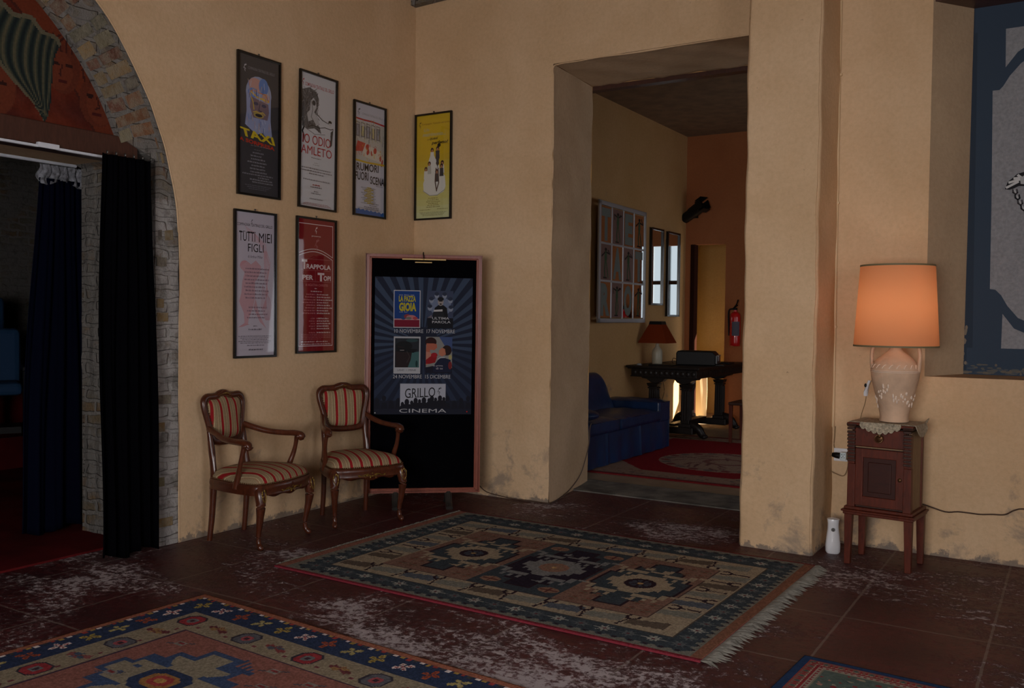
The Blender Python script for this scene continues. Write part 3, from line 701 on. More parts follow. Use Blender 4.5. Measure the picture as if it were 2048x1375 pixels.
def framed(name, label, loc, rz, w, h, bg, group, fw=.015, tilt=.0, roll=0):
    """picture in a narrow black frame, hung from a nail; returns (thing, Print for the sheet)"""
    t = thing(name, label, 'poster', loc, 0, group)
    t.rotation_euler = (Matrix.Rotation(rz, 4, 'Z') @ Matrix.Rotation(tilt, 4, 'X') @ Matrix.Rotation(roll, 4, 'Y')).to_euler()
    f = MB(); d = .02
    f.prism([(-w/2, 0), (w/2, 0), (w/2 - fw, fw), (-w/2 + fw, fw)], -d, 0); f.prism([(-w/2, h), (w/2, h), (w/2 - fw, h - fw), (-w/2 + fw, h - fw)], -d, 0)
    f.prism([(-w/2, 0), (-w/2 + fw, fw), (-w/2 + fw, h - fw), (-w/2, h)], -d, 0); f.prism([(w/2, 0), (w/2 - fw, fw), (w/2 - fw, h - fw), (w/2, h)], -d, 0)
    f.build('frame', M['black_frame'], t, bevel=.002)
    k = MB(); k.sweep([(.0, -.002, h - .002), (.0, -.006, h + .012)], .004, 6); k.sweep([(.006, -.004, h + .012), (-.006, -.004, h + .012)], .004, 6); k.build('hanging_hook', M['metal'], t)
    g = MB(); g.box((-w/2 + fw - .002, -.0155, fw - .002), (w/2 - fw + .002, -.0135, h - fw + .002)); g.build('glass', M['glass'], t)
    iw, ih = w - 2 * fw + .002, h - 2 * fw + .002
    return t, Print(iw, ih, bg, -.004, z0=fw - .001)
WHT = rgb(206, 206, 212); BLK = rgb(24, 22, 24); GRP = 'theatre posters framed in black on the ochre walls'
LW = PI / 2
# --- dark poster, bearded face
t, p = framed('theatre_poster', 'black framed poster with a colourful bearded face over yellow and red title on charcoal paper', (.012, -1.745, 2.245), LW, .385, .952, rgb(60, 60, 64), GRP)
p.cricket(.16, .90, .10, WHT); p.text('COMPAGNIA TEATRALE DEL GRILLO', .23, .90, .902, .922, rgb(130, 130, 135))
p.ell(.5, .74, .32, .125, rgb(150, 160, 190)); p.poly([(.19, .74), (.81, .74), (.80, .56), (.84, .44), (.70, .43), (.6, .46), (.45, .44), (.3, .47), (.16, .50), (.2, .6)], rgb(146, 156, 192))
p.ell(.42, .80, .17, .05, rgb(196, 150, 140)); p.ell(.62, .80, .12, .06, rgb(96, 130, 190)); p.ell(.36, .74, .13, .035, rgb(100, 132, 196)); p.ell(.68, .72, .10, .035, rgb(190, 150, 130))
p.poly([(.30, .71), (.74, .68), (.76, .62), (.72, .56), (.36, .56), (.28, .63)], rgb(120, 100, 110))
p.line([(.30, .745), (.45, .715), (.75, .70)], .012, rgb(214, 180, 70)); p.line([(.28, .73), (.36, .67), (.38, .62)], .008, rgb(200, 170, 60)); p.line([(.30, .745), (.36, .76), (.5, .75), (.66, .745), (.76, .70)], .006, rgb(200, 120, 60))
p.ell(.43, .665, .06, .012, rgb(60, 60, 90)); p.ell(.63, .66, .06, .012, rgb(60, 60, 90)); p.line([(.53, .67), (.50, .62), (.57, .615)], .007, rgb(70, 60, 80))
p.ell(.50, .585, .13, .022, rgb(170, 150, 80)); p.ell(.50, .583, .09, .012, rgb(40, 40, 50)); p.line([(.36, .60), (.44, .61), (.52, .60), (.6, .61), (.66, .595)], .007, rgb(200, 170, 80))
rr_ = random.Random(5)
for k in range(46):
    u = rr_.uniform(.2, .8); v = rr_.uniform(.46, .58) if k % 2 else rr_.uniform(.70, .83); cc = rr_.choice([rgb(92, 122, 184), rgb(178, 150, 150), rgb(186, 190, 210), rgb(70, 90, 140), rgb(190, 160, 120)])
    p.line([(u, v), (u + rr_.uniform(-.03, .03), v - rr_.uniform(.02, .06))], .004, cc)
p.text('TAXI', .08, .92, .415, .475, rgb(206, 184, 40), .035, -.06, -.03)
p.text('A SORPRESA', .02, .90, .375, .403, rgb(188, 56, 30), .03, 0, -.028)
for i, (a, b) in enumerate([(.35, .62), (.30, .56), (.31, .66), (.22, .70), (.32, .65), (.28, .66), (.29, .70)]): p.greek(a, b, .300 - i * .0235, .010, rgb(150, 150, 155), i)
for i, (a, b) in enumerate([(.10, .86), (.48, .76), (.28, .84), (.34, .86)]): p.greek(a, b, .140 - i * .018, .009, rgb(150, 150, 155), i + 9)
for i in range(3): p.greek(.16 + .05 * i, .82 - .06 * i, .062 - i * .013, .005, rgb(120, 120, 126), i + 20)
p.greek(.3, .78, .352, .006, rgb(130, 130, 130)); p.greek(.38, .55, .325, .005, rgb(130, 130, 130))
p.build('print', t)
# --- white poster, ink drawing of a thinker with a bone
t, p = framed('theatre_poster', 'black framed white poster with an ink drawing of a crouching figure above thin red capitals', (.012, -1.182, 2.218), LW, .392, .985, rgb(200, 202, 206), GRP, roll=.012)
p.cricket(.08, .925, .09, rgb(160, 30, 40)); p.text('COMPAGNIA TEATRALE DEL GRILLO', .13, .95, .905, .932, rgb(160, 40, 48), .01)
p.poly([(.05, .87), (.25, .90), (.45, .88), (.52, .83), (.50, .76), (.42, .70), (.44, .64), (.55, .62), (.60, .57), (.40, .60), (.20, .58), (.06, .60), (.03, .72)], rgb(92, 92, 94))
rr_ = random.Random(8)
for k in range(150):
    u = rr_.uniform(.05, .5); v = rr_.uniform(.60, .89)
    p.line([(u, v), (u + rr_.uniform(-.07, .07), v + rr_.uniform(-.03, .03))], .0028, rr_.choice([BLK, BLK, rgb(60, 60, 62), rgb(150, 150, 152)]))
p.poly([(.28, .80), (.36, .83), (.43, .80), (.44, .76), (.38, .72), (.48, .69), (.52, .64), (.44, .62), (.34, .66), (.22, .64), (.18, .70), (.26, .73)], rgb(180, 180, 182)); p.ell(.37, .79, .05, .02, rgb(60, 60, 62)); p.line([(.30, .80), (.34, .74), (.30, .68), (.42, .63)], .004, BLK)
p.line([(.46, .715), (.62, .68), (.80, .665)], .012, BLK); p.line([(.48, .715), (.62, .683), (.79, .668)], .006, rgb(210, 210, 212)); p.ell(.84, .676, .05, .012, BLK); p.ell(.84, .66, .04, .010, rgb(190, 190, 192))
p.line([(.10, .59), (.06, .56), (.10, .53), (.08, .48)], .012, BLK); p.line([(.22, .60), (.34, .62), (.52, .61), (.70, .625), (.86, .62), (.93, .63), (.92, .585), (.86, .57), (.88, .54), (.83, .53)], .005, BLK); p.line([(.15, .585), (.4, .555), (.7, .57)], .003, rgb(90, 90, 92))
p.poly([(.86, .60), (.93, .62), (.92, .57), (.90, .50), (.84, .48), (.86, .55)], rgb(60, 60, 62))
p.text('IO ODIO', .07, .86, .475, .545, rgb(170, 34, 40), .0); p.text('AMLETO', .03, .90, .395, .46, rgb(170, 34, 40), .0)
p.greek(.32, .6, .37, .006, rgb(120, 110, 110)); p.greek(.4, .5, .335, .004, rgb(120, 110, 110)); p.greek(.36, .55, .32, .004, rgb(120, 110, 110))
for i, (v, a, b, c) in enumerate([(.287, .05, .88, 0), (.267, .02, .92, 0), (.247, .26, .68, 0), (.20, .10, .86, 0), (.165, .36, .58, 1), (.148, .30, .62, 0), (.115, .40, .52, 0), (.10, .32, .6, 0), (.058, .28, .66, 0)]): p.greek(a, b, v, .009, rgb(170, 60, 60) if c else rgb(110, 108, 112), i)
for i in range(4): p.greek(.05 + .04 * (3 - i), .92 - .04 * (3 - i), .028 - i * .006, .0035, rgb(150, 80, 80), i + 3)
p.build('print', t)
# --- white poster, coloured interior sketch
t, p = framed('theatre_poster', 'black framed white poster with a red and yellow room sketch above hand-drawn black capitals', (.012, -.599, 2.22), LW, .385, .885, rgb(192, 194, 206), GRP)
p.cricket(.15, .915, .11, BLK); p.text('COMPAGNIA TEATRALE DEL GRILLO', .25, .93, .902, .922, rgb(130, 130, 136))
p.poly([(.0, .845), (1, .84), (1, .47), (0, .475)], rgb(186, 184, 176)); p.line([(0, .862), (.3, .858), (.6, .862), (1, .852)], .013, rgb(170, 36, 36))
rr_ = random.Random(4)
for i in range(5):
    u = .05 + .17 * i; p.rect(u, .70, u + .12, .81 - .01 * (i % 2), rgb(120, 116, 118)); p.rect(u + .03, .71, u + .09, .80, rgb(196, 186, 130) if i % 2 else rgb(150, 150, 158)); p.line([(u, .69), (u, .83), (u + .12, .825), (u + .12, .69)], .004, rgb(60, 56, 60))
for k in range(60):
    u = rr_.uniform(.02, .97); v = rr_.uniform(.64, .84); p.line([(u, v), (u + rr_.uniform(-.02, .02), v + rr_.uniform(-.05, .05))], .003, rr_.choice([rgb(176, 160, 60), rgb(70, 66, 70), rgb(110, 110, 120), rgb(60, 100, 90)]))
p.poly([(.02, .56), (.10, .66), (.36, .65), (.30, .58), (.20, .57)], rgb(186, 70, 56)); p.poly([(.36, .65), (.84, .60), (.98, .54), (.9, .50), (.30, .53), (.28, .58)], rgb(206, 200, 186))
for (u, v, a, b) in ((.42, .62, .06, .028), (.44, .575, .07, .03), (.56, .57, .06, .022), (.68, .60, .06, .03), (.86, .54, .07, .025), (.92, .50, .09, .02), (.12, .60, .05, .03)): p.ell(u, v, a, b, rgb(180, 56, 46), 9, rr_.uniform(0, 2))
for k in range(40):
    u = rr_.uniform(.02, .95); v = rr_.uniform(.50, .65); p.line([(u, v), (u + rr_.uniform(-.06, .06), v + rr_.uniform(-.03, .03))], .004, rr_.choice([rgb(176, 50, 44), rgb(200, 170, 50), rgb(196, 110, 70)]))
p.line([(0, .485), (.4, .478), (1, .485)], .014, rgb(200, 168, 40))
p.text('RUMORI', .07, .80, .392, .462, BLK, .015, .0, .012); p.text('FUORI', .03, .46, .305, .38, BLK, .015, 0, .01); p.text('SCENA', .52, 1.0, .290, .362, BLK, .015, 0, .0)
p.greek(.72, .95, .275, .006, rgb(120, 120, 126))
for i in range(10): 
    p.rect(.42 - .05 * (i % 3), .243 - i * .0155, .56 + .07 * (i % 2), .255 - i * .0155, rgb(190, 168, 60)); p.greek(.22 + .05 * (i % 3), .70 - .04 * (i % 2), .243 - i * .0155, .007, rgb(90, 88, 92), i)
for i, (a, b) in enumerate([(.52, .82), (.5, .75), (.32, .82), (.36, .82)]): p.greek(a, b, .105 - i * .018, .008, rgb(80, 80, 86), i + 5)
for i in range(3): p.greek(.1, .9, .060 - i * .009, .004, rgb(120, 120, 126), i + 7)
pts = [(0, 0), (1, 0)] + [(1 - i / 20, .035 + .008 * math.sin(i * 2.3) + .015 * (i / 20)) for i in range(21)]
p.poly(pts, rgb(46, 92, 158)); p.build('print', t)
# --- pale poster with a pink standing figure
t, p = framed('theatre_poster', 'black framed lilac-white poster with a faint pink figure behind narrow black title letters', (.012, -1.775, 1.150), LW, .376, .996, rgb(186, 180, 192), GRP)
pk = rgb(190, 152, 160); pk2 = rgb(188, 142, 150)
for k in range(9): p.line([(.25 + .02 * k, .90 - .012 * k), (.45 + .04 * k, .87 - .01 * k), (.62 + .03 * k, .80 - .02 * k)], .0035, pk)
for k in range(8): p.line([(.80 - .01 * k, .74), (.90 - .02 * k, .66 - .02 * k), (.78 + .01 * k, .45), (.80 - .015 * k, .33)], .004, pk)
p.ell(.24, .63, .12, .035, pk2); p.poly([(.12, .62), (.30, .66), (.40, .64), (.52, .67), (.66, .63), (.60, .56), (.50, .52), (.50, .40), (.44, .33), (.34, .26), (.32, .22), (.24, .22), (.22, .30), (.10, .38), (.16, .44), (.18, .52), (.24, .58)], pk)
p.poly([(.24, .23), (.36, .22), (.20, .205), (.08, .20)], pk2); p.poly([(.52, .40), (.60, .30), (.74, .22), (.80, .19), (.62, .24), (.46, .34)], pk)
for k in range(10): p.line([(.70 + .02 * k, .50 - .01 * k), (.66 + .03 * k, .35), (.78 + .012 * k, .25)], .0025, rgb(180, 130, 140))
p.cricket(.42, .935, .06, BLK); p.text('COMPAGNIA TEATRALE DEL GRILLO', .05, .95, .905, .925, BLK, .0)
p.text('TUTTI', .10, .50, .80, .865, BLK, .0); p.text('MIEI', .60, .93, .80, .865, BLK, .0); p.text('FIGLI', .32, .72, .728, .785, BLK, .0)
for u in (.13, .22, .34, .40, .48): p.line([(u - .03, .867), (u + .03, .867)], .003, BLK)
p.text('di Arthur Miller', .32, .70, .685, .705, rgb(110, 100, 110))
for i in range(9): p.greek(.26 - .03 * (i % 2), .86 - .05 * (i % 3), .605 - i * .0255, .011, rgb(128, 108, 122), i)
for i in range(4): p.greek(.34 - .04 * (i % 2), .82 - .06 * (i % 2), .335 - i * .024, .009, rgb(128, 108, 122), i + 3)
p.greek(.46, .56, .205, .008, rgb(90, 86, 96)); p.greek(.34, .68, .18, .010, rgb(90, 86, 96))
for i in range(5): p.greek(.08 + .05 * (i % 3), .92 - .05 * (i % 3), .135 - i * .012, .005, rgb(90, 86, 96), i)
p.greek(.30, .74, .070, .006, rgb(90, 86, 96)); p.greek(.34, .7, .038, .010, rgb(60, 56, 66)); p.build('print', t)
# --- red poster
t, p = framed('theatre_poster', 'black framed dark red poster with white lettering inside an arched white outline', (.012, -1.186, 1.166), LW, .414, .990, rgb(128, 24, 32), GRP)
lc = rgb(222, 208, 210)
p.line([(.04, .745), (.04, .965), (.95, .965), (.95, .72)], .0045, lc)
p.line([(.04 + .91 * k / 16, .742 + .045 * math.sin(PI * k / 16) - .02 * k / 16) for k in range(17)], .0045, lc)
p.line([(.04, .04), (.04, .72)] + [(.04 + .91 * k / 16, .722 + .045 * math.sin(PI * k / 16) - .02 * k / 16) for k in range(17)] + [(.95, .04)], .0045, lc, True)
p.cricket(.5, .915, .09, lc); p.text('presenta', .38, .62, .868, .880, lc); p.cricket(.52, .80, .16, rgb(160, 90, 96))
p.line([(.10, .70), (.91, .70), (.91, .53), (.10, .53)], .0022, rgb(170, 110, 114), True); p.line([(.10, .615), (.91, .615)], .002, rgb(170, 110, 114)); p.line([(.48, .615), (.48, .53)], .002, rgb(170, 110, 114))
p.text('T', .12, .26, .622, .695, lc, .06); p.text('RAPPOLA', .24, .90, .625, .662, lc, .03)
p.text('PER', .14, .42, .542, .578, lc, .03); p.text('T', .54, .72, .535, .60, lc, .06); p.text('OPI', .70, .90, .54, .578, lc, .03)
p.text('di AGATHA CHRISTIE', .22, .82, .495, .513, rgb(190, 120, 124)); p.greek(.46, .52, .475, .006, lc); p.greek(.36, .66, .452, .007, lc)
for i in range(8): 
    p.greek(.24 - .03 * (i % 4), .48, .428 - i * .0205, .009, rgb(196, 130, 134), i); p.greek(.52, .84 + .05 * (i % 3), .428 - i * .0205, .009, lc, i)
for i in range(6): p.greek(.36 - .05 * (i % 2), .48, .245 - i * .0195 - (i == 5) * .01, .008, rgb(190, 120, 124), i); p.greek(.52, .84 + .03 * (i % 3), .245 - i * .0195 - (i == 5) * .01, .009, lc, i)
for i in range(4): p.greek(.10, .90 - .25 * (i == 3), .125 - i * .012, .005, rgb(180, 110, 114), i)
p.greek(.10, .46, .068, .008, lc); p.greek(.5, .82, .068, .008, lc); p.greek(.10, .9, .050, .007, lc); p.build('print', t)
# --- yellow poster on the back wall
t, p = framed('theatre_poster', 'black framed yellow poster with a white wedding-cake group, hung on the back wall', (.208, -.012, 2.247), 0, .378, .882, rgb(196, 166, 34), GRP)
for k in range(10): p.rect(0, 0, 1, .62 * (1 - k / 10), tuple(a + (b - a) * k / 9 for a, b in zip(rgb(192, 164, 40), rgb(196, 200, 150))))
p.cricket(.10, .905, .10, rgb(70, 56, 30)); p.text('Compagnia Teatrale del Grillo', .15, .97, .905, .925, rgb(110, 70, 20), .0, 0, .0)
p.text('Un', .2, .36, .845, .875, rgb(170, 160, 120), .02, .03); p.text('matrimonio...', .17, .84, .795, .830, rgb(172, 166, 130), .02, .03); p.text('...quasi', .30, .60, .752, .785, rgb(40, 34, 20), .02, .03); p.text('perfetto!', .44, .90, .705, .745, rgb(24, 20, 16), .03, .03)
w_ = rgb(204, 204, 196)
p.poly([(.36, .56), (.42, .62), (.50, .62), (.56, .57), (.60, .58), (.66, .48), (.84, .40), (.86, .30), (.80, .25), (.62, .22), (.40, .22), (.22, .26), (.20, .34), (.30, .44), (.40, .50), (.36, .54)], w_)
for (u, v) in ((.46, .66), (.62, .67), (.38, .53), (.62, .53), (.28, .48), (.60, .45), (.76, .53), (.74, .50)): 
    p.ell(u, v, .045, .022, rgb(60, 40, 34)); p.poly([(u - .05, v - .02), (u + .05, v - .02), (u + .06, v - .10), (u - .06, v - .10)], rr_.choice([w_, rgb(170, 170, 160), rgb(70, 66, 66)])); p.ell(u, v - .008, .026, .014, rgb(170, 120, 90))
p.ell(.66, .70, .05, .018, BLK); p.poly([(.56, .65), (.68, .65), (.66, .55), (.62, .48), (.58, .56)], rgb(60, 60, 64))
p.line([(.58, .48), (.56, .34), (.60, .26)], .010, rgb(80, 60, 50)); p.line([(.64, .48), (.66, .34), (.60, .27)], .010, rgb(90, 70, 60)); p.line([(.2, .27), (.4, .22), (.62, .22), (.84, .27)], .006, rgb(150, 150, 146))
for i in range(6): p.greek(.36 - .03 * (i % 3), .64 + .03 * (i % 3), .19 - i * .017, .008, rgb(110, 96, 40), i)
p.greek(.10, .42, .080, .007, rgb(110, 96, 40)); p.greek(.62, .93, .083, .007, rgb(110, 96, 40))
for i in range(4): p.greek(.10 + .03 * i, .9 - .04 * i, .055 - i * .010, .005, rgb(110, 100, 50), i)
p.build('print', t)

# ------------------------------------------------------------------ cinema notice board leaning in the corner
bl, br_ = Vector((.249, -.909, 0)), Vector((.911, -.347, 0)); bw = (br_ - bl).length; bang = math.atan2(br_.y - bl.y, br_.x - bl.x)
t = thing('notice_board', 'tall black fabric notice board in a reddish wood frame standing across the corner', 'notice board', tuple((bl + br_) / 2), 0)
t.rotation_euler = (Matrix.Rotation(bang, 4, 'Z') @ Matrix.Rotation(.004, 4, 'Y') @ Matrix.Rotation(-.003, 4, 'X')).to_euler()
bh0, bh1 = .112, 1.905
w = MB(); w.box((-bw/2 + .02, -.012, bh0 + .02), (bw/2 - .02, .008, bh1 - .02)); w.build('fabric_panel', M['black_velvet'], t)
w = MB(); q = .042
for a, b, c, d in ((-bw/2, bh0, -bw/2 + q, bh1), (bw/2 - q, bh0, bw/2, bh1), (-bw/2, bh0, bw/2, bh0 + q * .75), (-bw/2, bh1 - q * .75, bw/2, bh1)): w.box((a, -.028, b), (c, .014, d)); w.box((a + .01, -.034, b + .008), (c - .012, -.02, d - .01))
w.build('frame', M['mahogany'], t, bevel=.005)
for sx in (-.20, .20):
    w = MB(); w.sweep([(sx, 0, .13), (sx, -.03, .09), (sx, -.09, .035), (sx, -.14, .010)], [(.022, .014)] * 4, 8, square=True); w.sweep([(sx, 0, .13), (sx, .03, .09), (sx, .09, .035), (sx, .14, .010)], [(.022, .014)] * 4, 8, square=True)
    w.build('foot', M['metal'], t)
# picture light clipped over the board
t2 = thing('picture_light', 'slim brass picture light clipped on top of the black notice board', 'lamp', t.location[:], 0); t2.rotation_euler = t.rotation_euler
w = MB(); w.sweep([(-.17, -.085, 1.868), (.155, -.085, 1.868)], .0065, 10, sub=1); w.build('tube', M['brass'], t2, smooth=True)
w = MB(); w.sweep([(-.075, -.095, 1.845), (.05, -.095, 1.845)], .005, 8, sub=1); w.build('lower_rod', M['brass'], t2, smooth=True)
w = MB(); w.sweep([(-.01, -.09, 1.865), (-.01, -.06, 1.895), (-.01, -.02, 1.925), (-.01, .01, 1.912)], .004, 8); w.build('arm', M['black_plastic'], t2, smooth=True)
# poster pinned to the board
t3 = thing('cinema_poster', 'dark blue sunburst poster with four film pictures and dates pinned to the notice board', 'poster', t.location[:], 0); t3.rotation_euler = t.rotation_euler
pw, ph = .735, 1.035; px0, pz0 = -.368, .702
p = Print(pw, ph, rgb(30, 38, 60), -.0135, x0=px0, z0=pz0, g=.8)
cx_, cy_ = .49, .52
for k in range(40):
    a0 = 2 * PI * k / 40; a1 = a0 + 2 * PI / 80
    def edge(a):
        dx, dy = math.cos(a), math.sin(a) * pw / ph * 1.0
        t_ = min(((1 if dx > 0 else 0) - cx_) / dx if abs(dx) > 1e-6 else 9, ((1 if dy > 0 else 0) - cy_) / dy if abs(dy) > 1e-6 else 9); return (cx_ + dx * t_, cy_ + dy * t_)
    p.poly([(cx_ + .02 * math.cos(a0), cy_ + .02 * math.sin(a0)), edge(a0), edge(a1)], rgb(62, 78, 104) if math.sin(a0) > -.2 else rgb(44, 56, 82))
p.ell(cx_, cy_, .17, .12, rgb(32, 38, 58)); p.rect(0, 0, 1, .10, rgb(30, 34, 52))
for k in range(14): p.ell(.03 + .072 * k, .10 + .02 * math.sin(k * 2.1), .022, .02, rgb(26, 28, 42)); p.poly([(.0 + .072 * k, .04), (.065 + .072 * k, .04), (.055 + .072 * k, .085), (.012 + .072 * k, .085)], rgb(26, 28, 42))
# 1: blue and yellow
a, b, c, d = .19, .463, .632, .905
p.rect(a, c, b, d, rgb(206, 204, 212)); p.rect(a + .008, c + .006, b - .008, d - .006, rgb(24, 66, 140)); p.rect(a + .008, c + .006, b - .008, c + .06, rgb(130, 20, 48)); p.rect(a + .008, c + .057, b - .008, c + .066, rgb(200, 150, 156))
p.text('LA PAZZA', .242, .415, .822, .864, rgb(206, 192, 40), .04); p.text('GIOIA', .246, .42, .752, .815, rgb(206, 192, 40), .05); p.greek(.245, .41, .868, .005, rgb(190, 190, 200)); p.greek(.25, .33, .744, .004, rgb(190, 190, 200))
for (u, v, e, g, cc) in ((.29, .708, .028, .018, (40, 74, 130)), (.33, .715, .035, .017, (150, 60, 66)), (.37, .710, .05, .015, (206, 128, 132)), (.345, .702, .03, .010, (120, 120, 110)), (.41, .702, .025, .011, (186, 70, 80))): p.ell(u, v, e, g, rgb(*cc), 10)
# 2: grey-blue, man at a typewriter
a, b = .535, .80
p.rect(a, .63, b, .905, rgb(66, 76, 104)); p.ell(.67, .79, .11, .07, rgb(120, 134, 164)); p.rect(a, .63, b, .706, rgb(22, 24, 34))
for (u, v) in ((.63, .87), (.71, .87), (.575, .835), (.77, .835), (.56, .78), (.775, .775)): p.ell(u, v, .024, .022, rgb(150, 160, 180), 10); p.ell(u, v + .012, .024, .014, rgb(50, 58, 80), 10)
p.poly([(.59, .70), (.61, .78), (.645, .80), (.70, .80), (.735, .78), (.75, .70)], rgb(20, 22, 28)); p.ell(.67, .825, .03, .03, rgb(170, 160, 156), 14); p.ell(.67, .845, .033, .016, rgb(30, 30, 36), 12); p.ell(.67, .808, .012, .006, rgb(60, 50, 50), 8); p.line([(.652, .828), (.688, .828)], .004, rgb(60, 50, 50))
p.poly([(.60, .765), (.69, .77), (.69, .755), (.60, .752)], rgb(214, 210, 210)); p.poly([(.595, .75), (.70, .75), (.715, .715), (.585, .715)], rgb(36, 38, 44)); p.poly([(a, .706), (.58, .73), (.58, .706)], rgb(120, 110, 120))
p.text('ULTIMA', .585, .76, .695, .713, WHT, .01); p.text('PAROLA', .585, .775, .668, .686, WHT, .01)
for tx, u0, u1, v in (('10 NOVEMBRE', .20, .495, .595), ('17 NOVEMBRE', .53, .82, .595), ('24 NOVEMBRE', .19, .485, .263), ('15 DICEMBRE', .52, .78, .263)): p.text(tx, u0, u1, v, v + .027, WHT, .0)
# 3: helmeted head
a, b, c, d = .195, .468, .298, .568
p.rect(a, c, b, d, rgb(198, 200, 206)); p.rect(a + .013, c + .045, b - .013, d - .012, rgb(40, 44, 52)); p.poly([(.31, .343), (.455, .343), (.455, .46), (.38, .45), (.35, .40)], rgb(70, 112, 112))
p.ell(.30, .50, .085, .035, rgb(24, 26, 30)); p.poly([(.215, .343), (.34, .343), (.37, .40), (.385, .47), (.24, .50), (.215, .46)], rgb(44, 32, 34)); p.poly([(.22, .49), (.44, .475), (.40, .45), (.22, .46)], rgb(20, 22, 26)); p.line([(.33, .46), (.36, .42), (.33, .38)], .005, rgb(70, 60, 60)); p.line([(.26, .468), (.30, .468)], .004, rgb(170, 160, 160)); p.ell(.43, .37, .012, .025, rgb(30, 60, 60), 10); p.ell(.38, .54, .06, .012, rgb(50, 76, 80))
p.text('LAND', .235, .305, .318, .330, rgb(60, 60, 66)); p.text('OF', .318, .338, .320, .327, rgb(120, 120, 124)); p.text('MINE', .35, .425, .318, .330, rgb(60, 60, 66))
# 4: couple
a, b, c, d = .525, .795, .303, .568
p.rect(a, c, b, d, rgb(150, 150, 146)); p.poly([(.66, .568), (.795, .568), (.795, .46), (.72, .50)], rgb(70, 90, 140)); p.poly([(a, c), (b, c), (b, .34), (.70, .37), (a, .345)], rgb(26, 26, 44))
p.ell(.575, .53, .058, .035, rgb(50, 22, 22)); p.poly([(.53, .52), (.60, .52), (.635, .515), (.64, .49), (.61, .47), (.57, .475), (.56, .44), (.525, .46)], rgb(196, 110, 86)); p.poly([(a, .46), (.57, .455), (.60, .42), (.59, .38), (a, .36)], rgb(206, 140, 120)); p.poly([(a, .40), (.60, .44), (.64, .42), (.62, .38), (.56, .37), (a, .37)], rgb(160, 24, 32)); p.ell(.61, .435, .035, .018, rgb(176, 30, 40), 10)
p.ell(.74, .47, .05, .038, rgb(48, 30, 28)); p.poly([(.66, .47), (.69, .49), (.72, .48), (.73, .44), (.69, .425), (.655, .44)], rgb(206, 130, 100)); p.poly([(.60, .35), (.66, .41), (.72, .415), (.78, .40), (.79, .31), (.60, .31)], rgb(28, 34, 62)); p.line([(.65, .405), (.68, .42), (.72, .418)], .006, WHT); p.ell(.775, .42, .018, .018, rgb(190, 180, 120), 9); p.ell(.775, .36, .02, .03, rgb(130, 40, 44), 9)
p.text('Io prima', .60, .70, .348, .364, rgb(196, 190, 200)); p.text('di te', .63, .70, .330, .345, rgb(196, 190, 200))
# white panel
a, b = .265, .732
p.rect(a, .055, b, .225, rgb(196, 200, 214)); p.text('GRILLO', .315, .625, .118, .188, BLK, .0, 0, .012)
for x_ in (.378, .43, .455, .505, .553): p.line([(x_ - .012, .121 + (x_ - .315) * .04), (x_ + .012, .121 + (x_ - .315) * .04)], .003, BLK)
p.cricket(.668, .165, .055, BLK)
for k, (u, v, r_) in enumerate([(.29, .075, .017), (.335, .09, .024), (.385, .085, .017), (.425, .100, .022), (.465, .096, .016), (.51, .102, .024), (.562, .103, .017), (.592, .115, .022), (.63, .108, .016), (.675, .118, .022), (.715, .112, .016)]):
    p.ell(u, v, r_, r_ * 1.0, rgb(26, 26, 38), 14); p.poly([(u - r_ * 1.6, .05), (u + r_ * 1.6, .05), (u + r_ * 1.2, v - r_ * .6), (u - r_ * 1.2, v - r_ * .6)], rgb(26, 26, 38))
p.rect(a - .01, .045, b + .01, .056, rgb(28, 28, 42)); p.text('CINEMA', .258, .742, .013, .041, WHT, .0)
p.build('print', t3)
for (u, v, c) in ((.012, .012, rgb(190, 190, 190)), (.955, .02, rgb(190, 40, 40)), (.02, .985, rgb(60, 60, 70)), (.98, .985, rgb(60, 60, 70))): w = MB(); w.blob((px0 + u * pw, -.021, pz0 + v * ph), (.005, .003, .005), col=c); w.build('drawing_pin', M['print'], t3)

# ================================================================== CARPETS
def mute(R, k, g): L_ = R.a.mean(-1, keepdims=True); R.a = (R.a * (1 - k) + L_ * k) * g
def place(o, x, y, rz): o.location = (x, y, .0); o.rotation_euler = (0, 0, rz); return o
def sstar(R, x, y, s, c, c2):
    for k in range(4):
        a = PI / 2 * k; R.poly([(x + s * .25 * math.cos(a + PI/4), y + s * .25 * math.sin(a + PI/4)), (x + s * math.cos(a), y + s * math.sin(a) * .75), (x + s * .25 * math.cos(a - PI/4), y + s * .25 * math.sin(a - PI/4)), (x, y)], c)
        R.poly([(x + s * .22 * math.cos(a), y + s * .22 * math.sin(a)), (x + s * .75 * math.cos(a + PI/4), y + s * .75 * math.sin(a + PI/4)), (x + s * .22 * math.cos(a + PI/2), y + s * .22 * math.sin(a + PI/2)), (x, y)], c)
    R.ell(x, y, s * .16, s * .14, c2)
# ---- carpet 1: large cream, teal and salmon kilim in front of the doorway
CW, CH = 2.57, 1.82
TEAL = rgb(46, 55, 62); CREAM = rgb(126, 113, 92); SAL = rgb(104, 76, 64); DK = rgb(40, 26, 34); GRY = rgb(92, 92, 84); STA = rgb(118, 120, 112); LB = rgb(78, 86, 86)
R = Ras(CW, CH, .0078, GRY)
R.rect(0, 0, .06, CH, rgb(118, 74, 60)); R.rect(CW - .055, 0, CW, CH, rgb(108, 70, 52))
R.rect(0, 0, CW, .022, rgb(104, 28, 38)); R.rect(0, CH - .02, CW, CH, rgb(96, 42, 44))
tx0, tx1, ty0, ty1 = .13, CW - .092, .068, CH - .075
R.rect(tx0, ty0, tx1, ty1, TEAL)
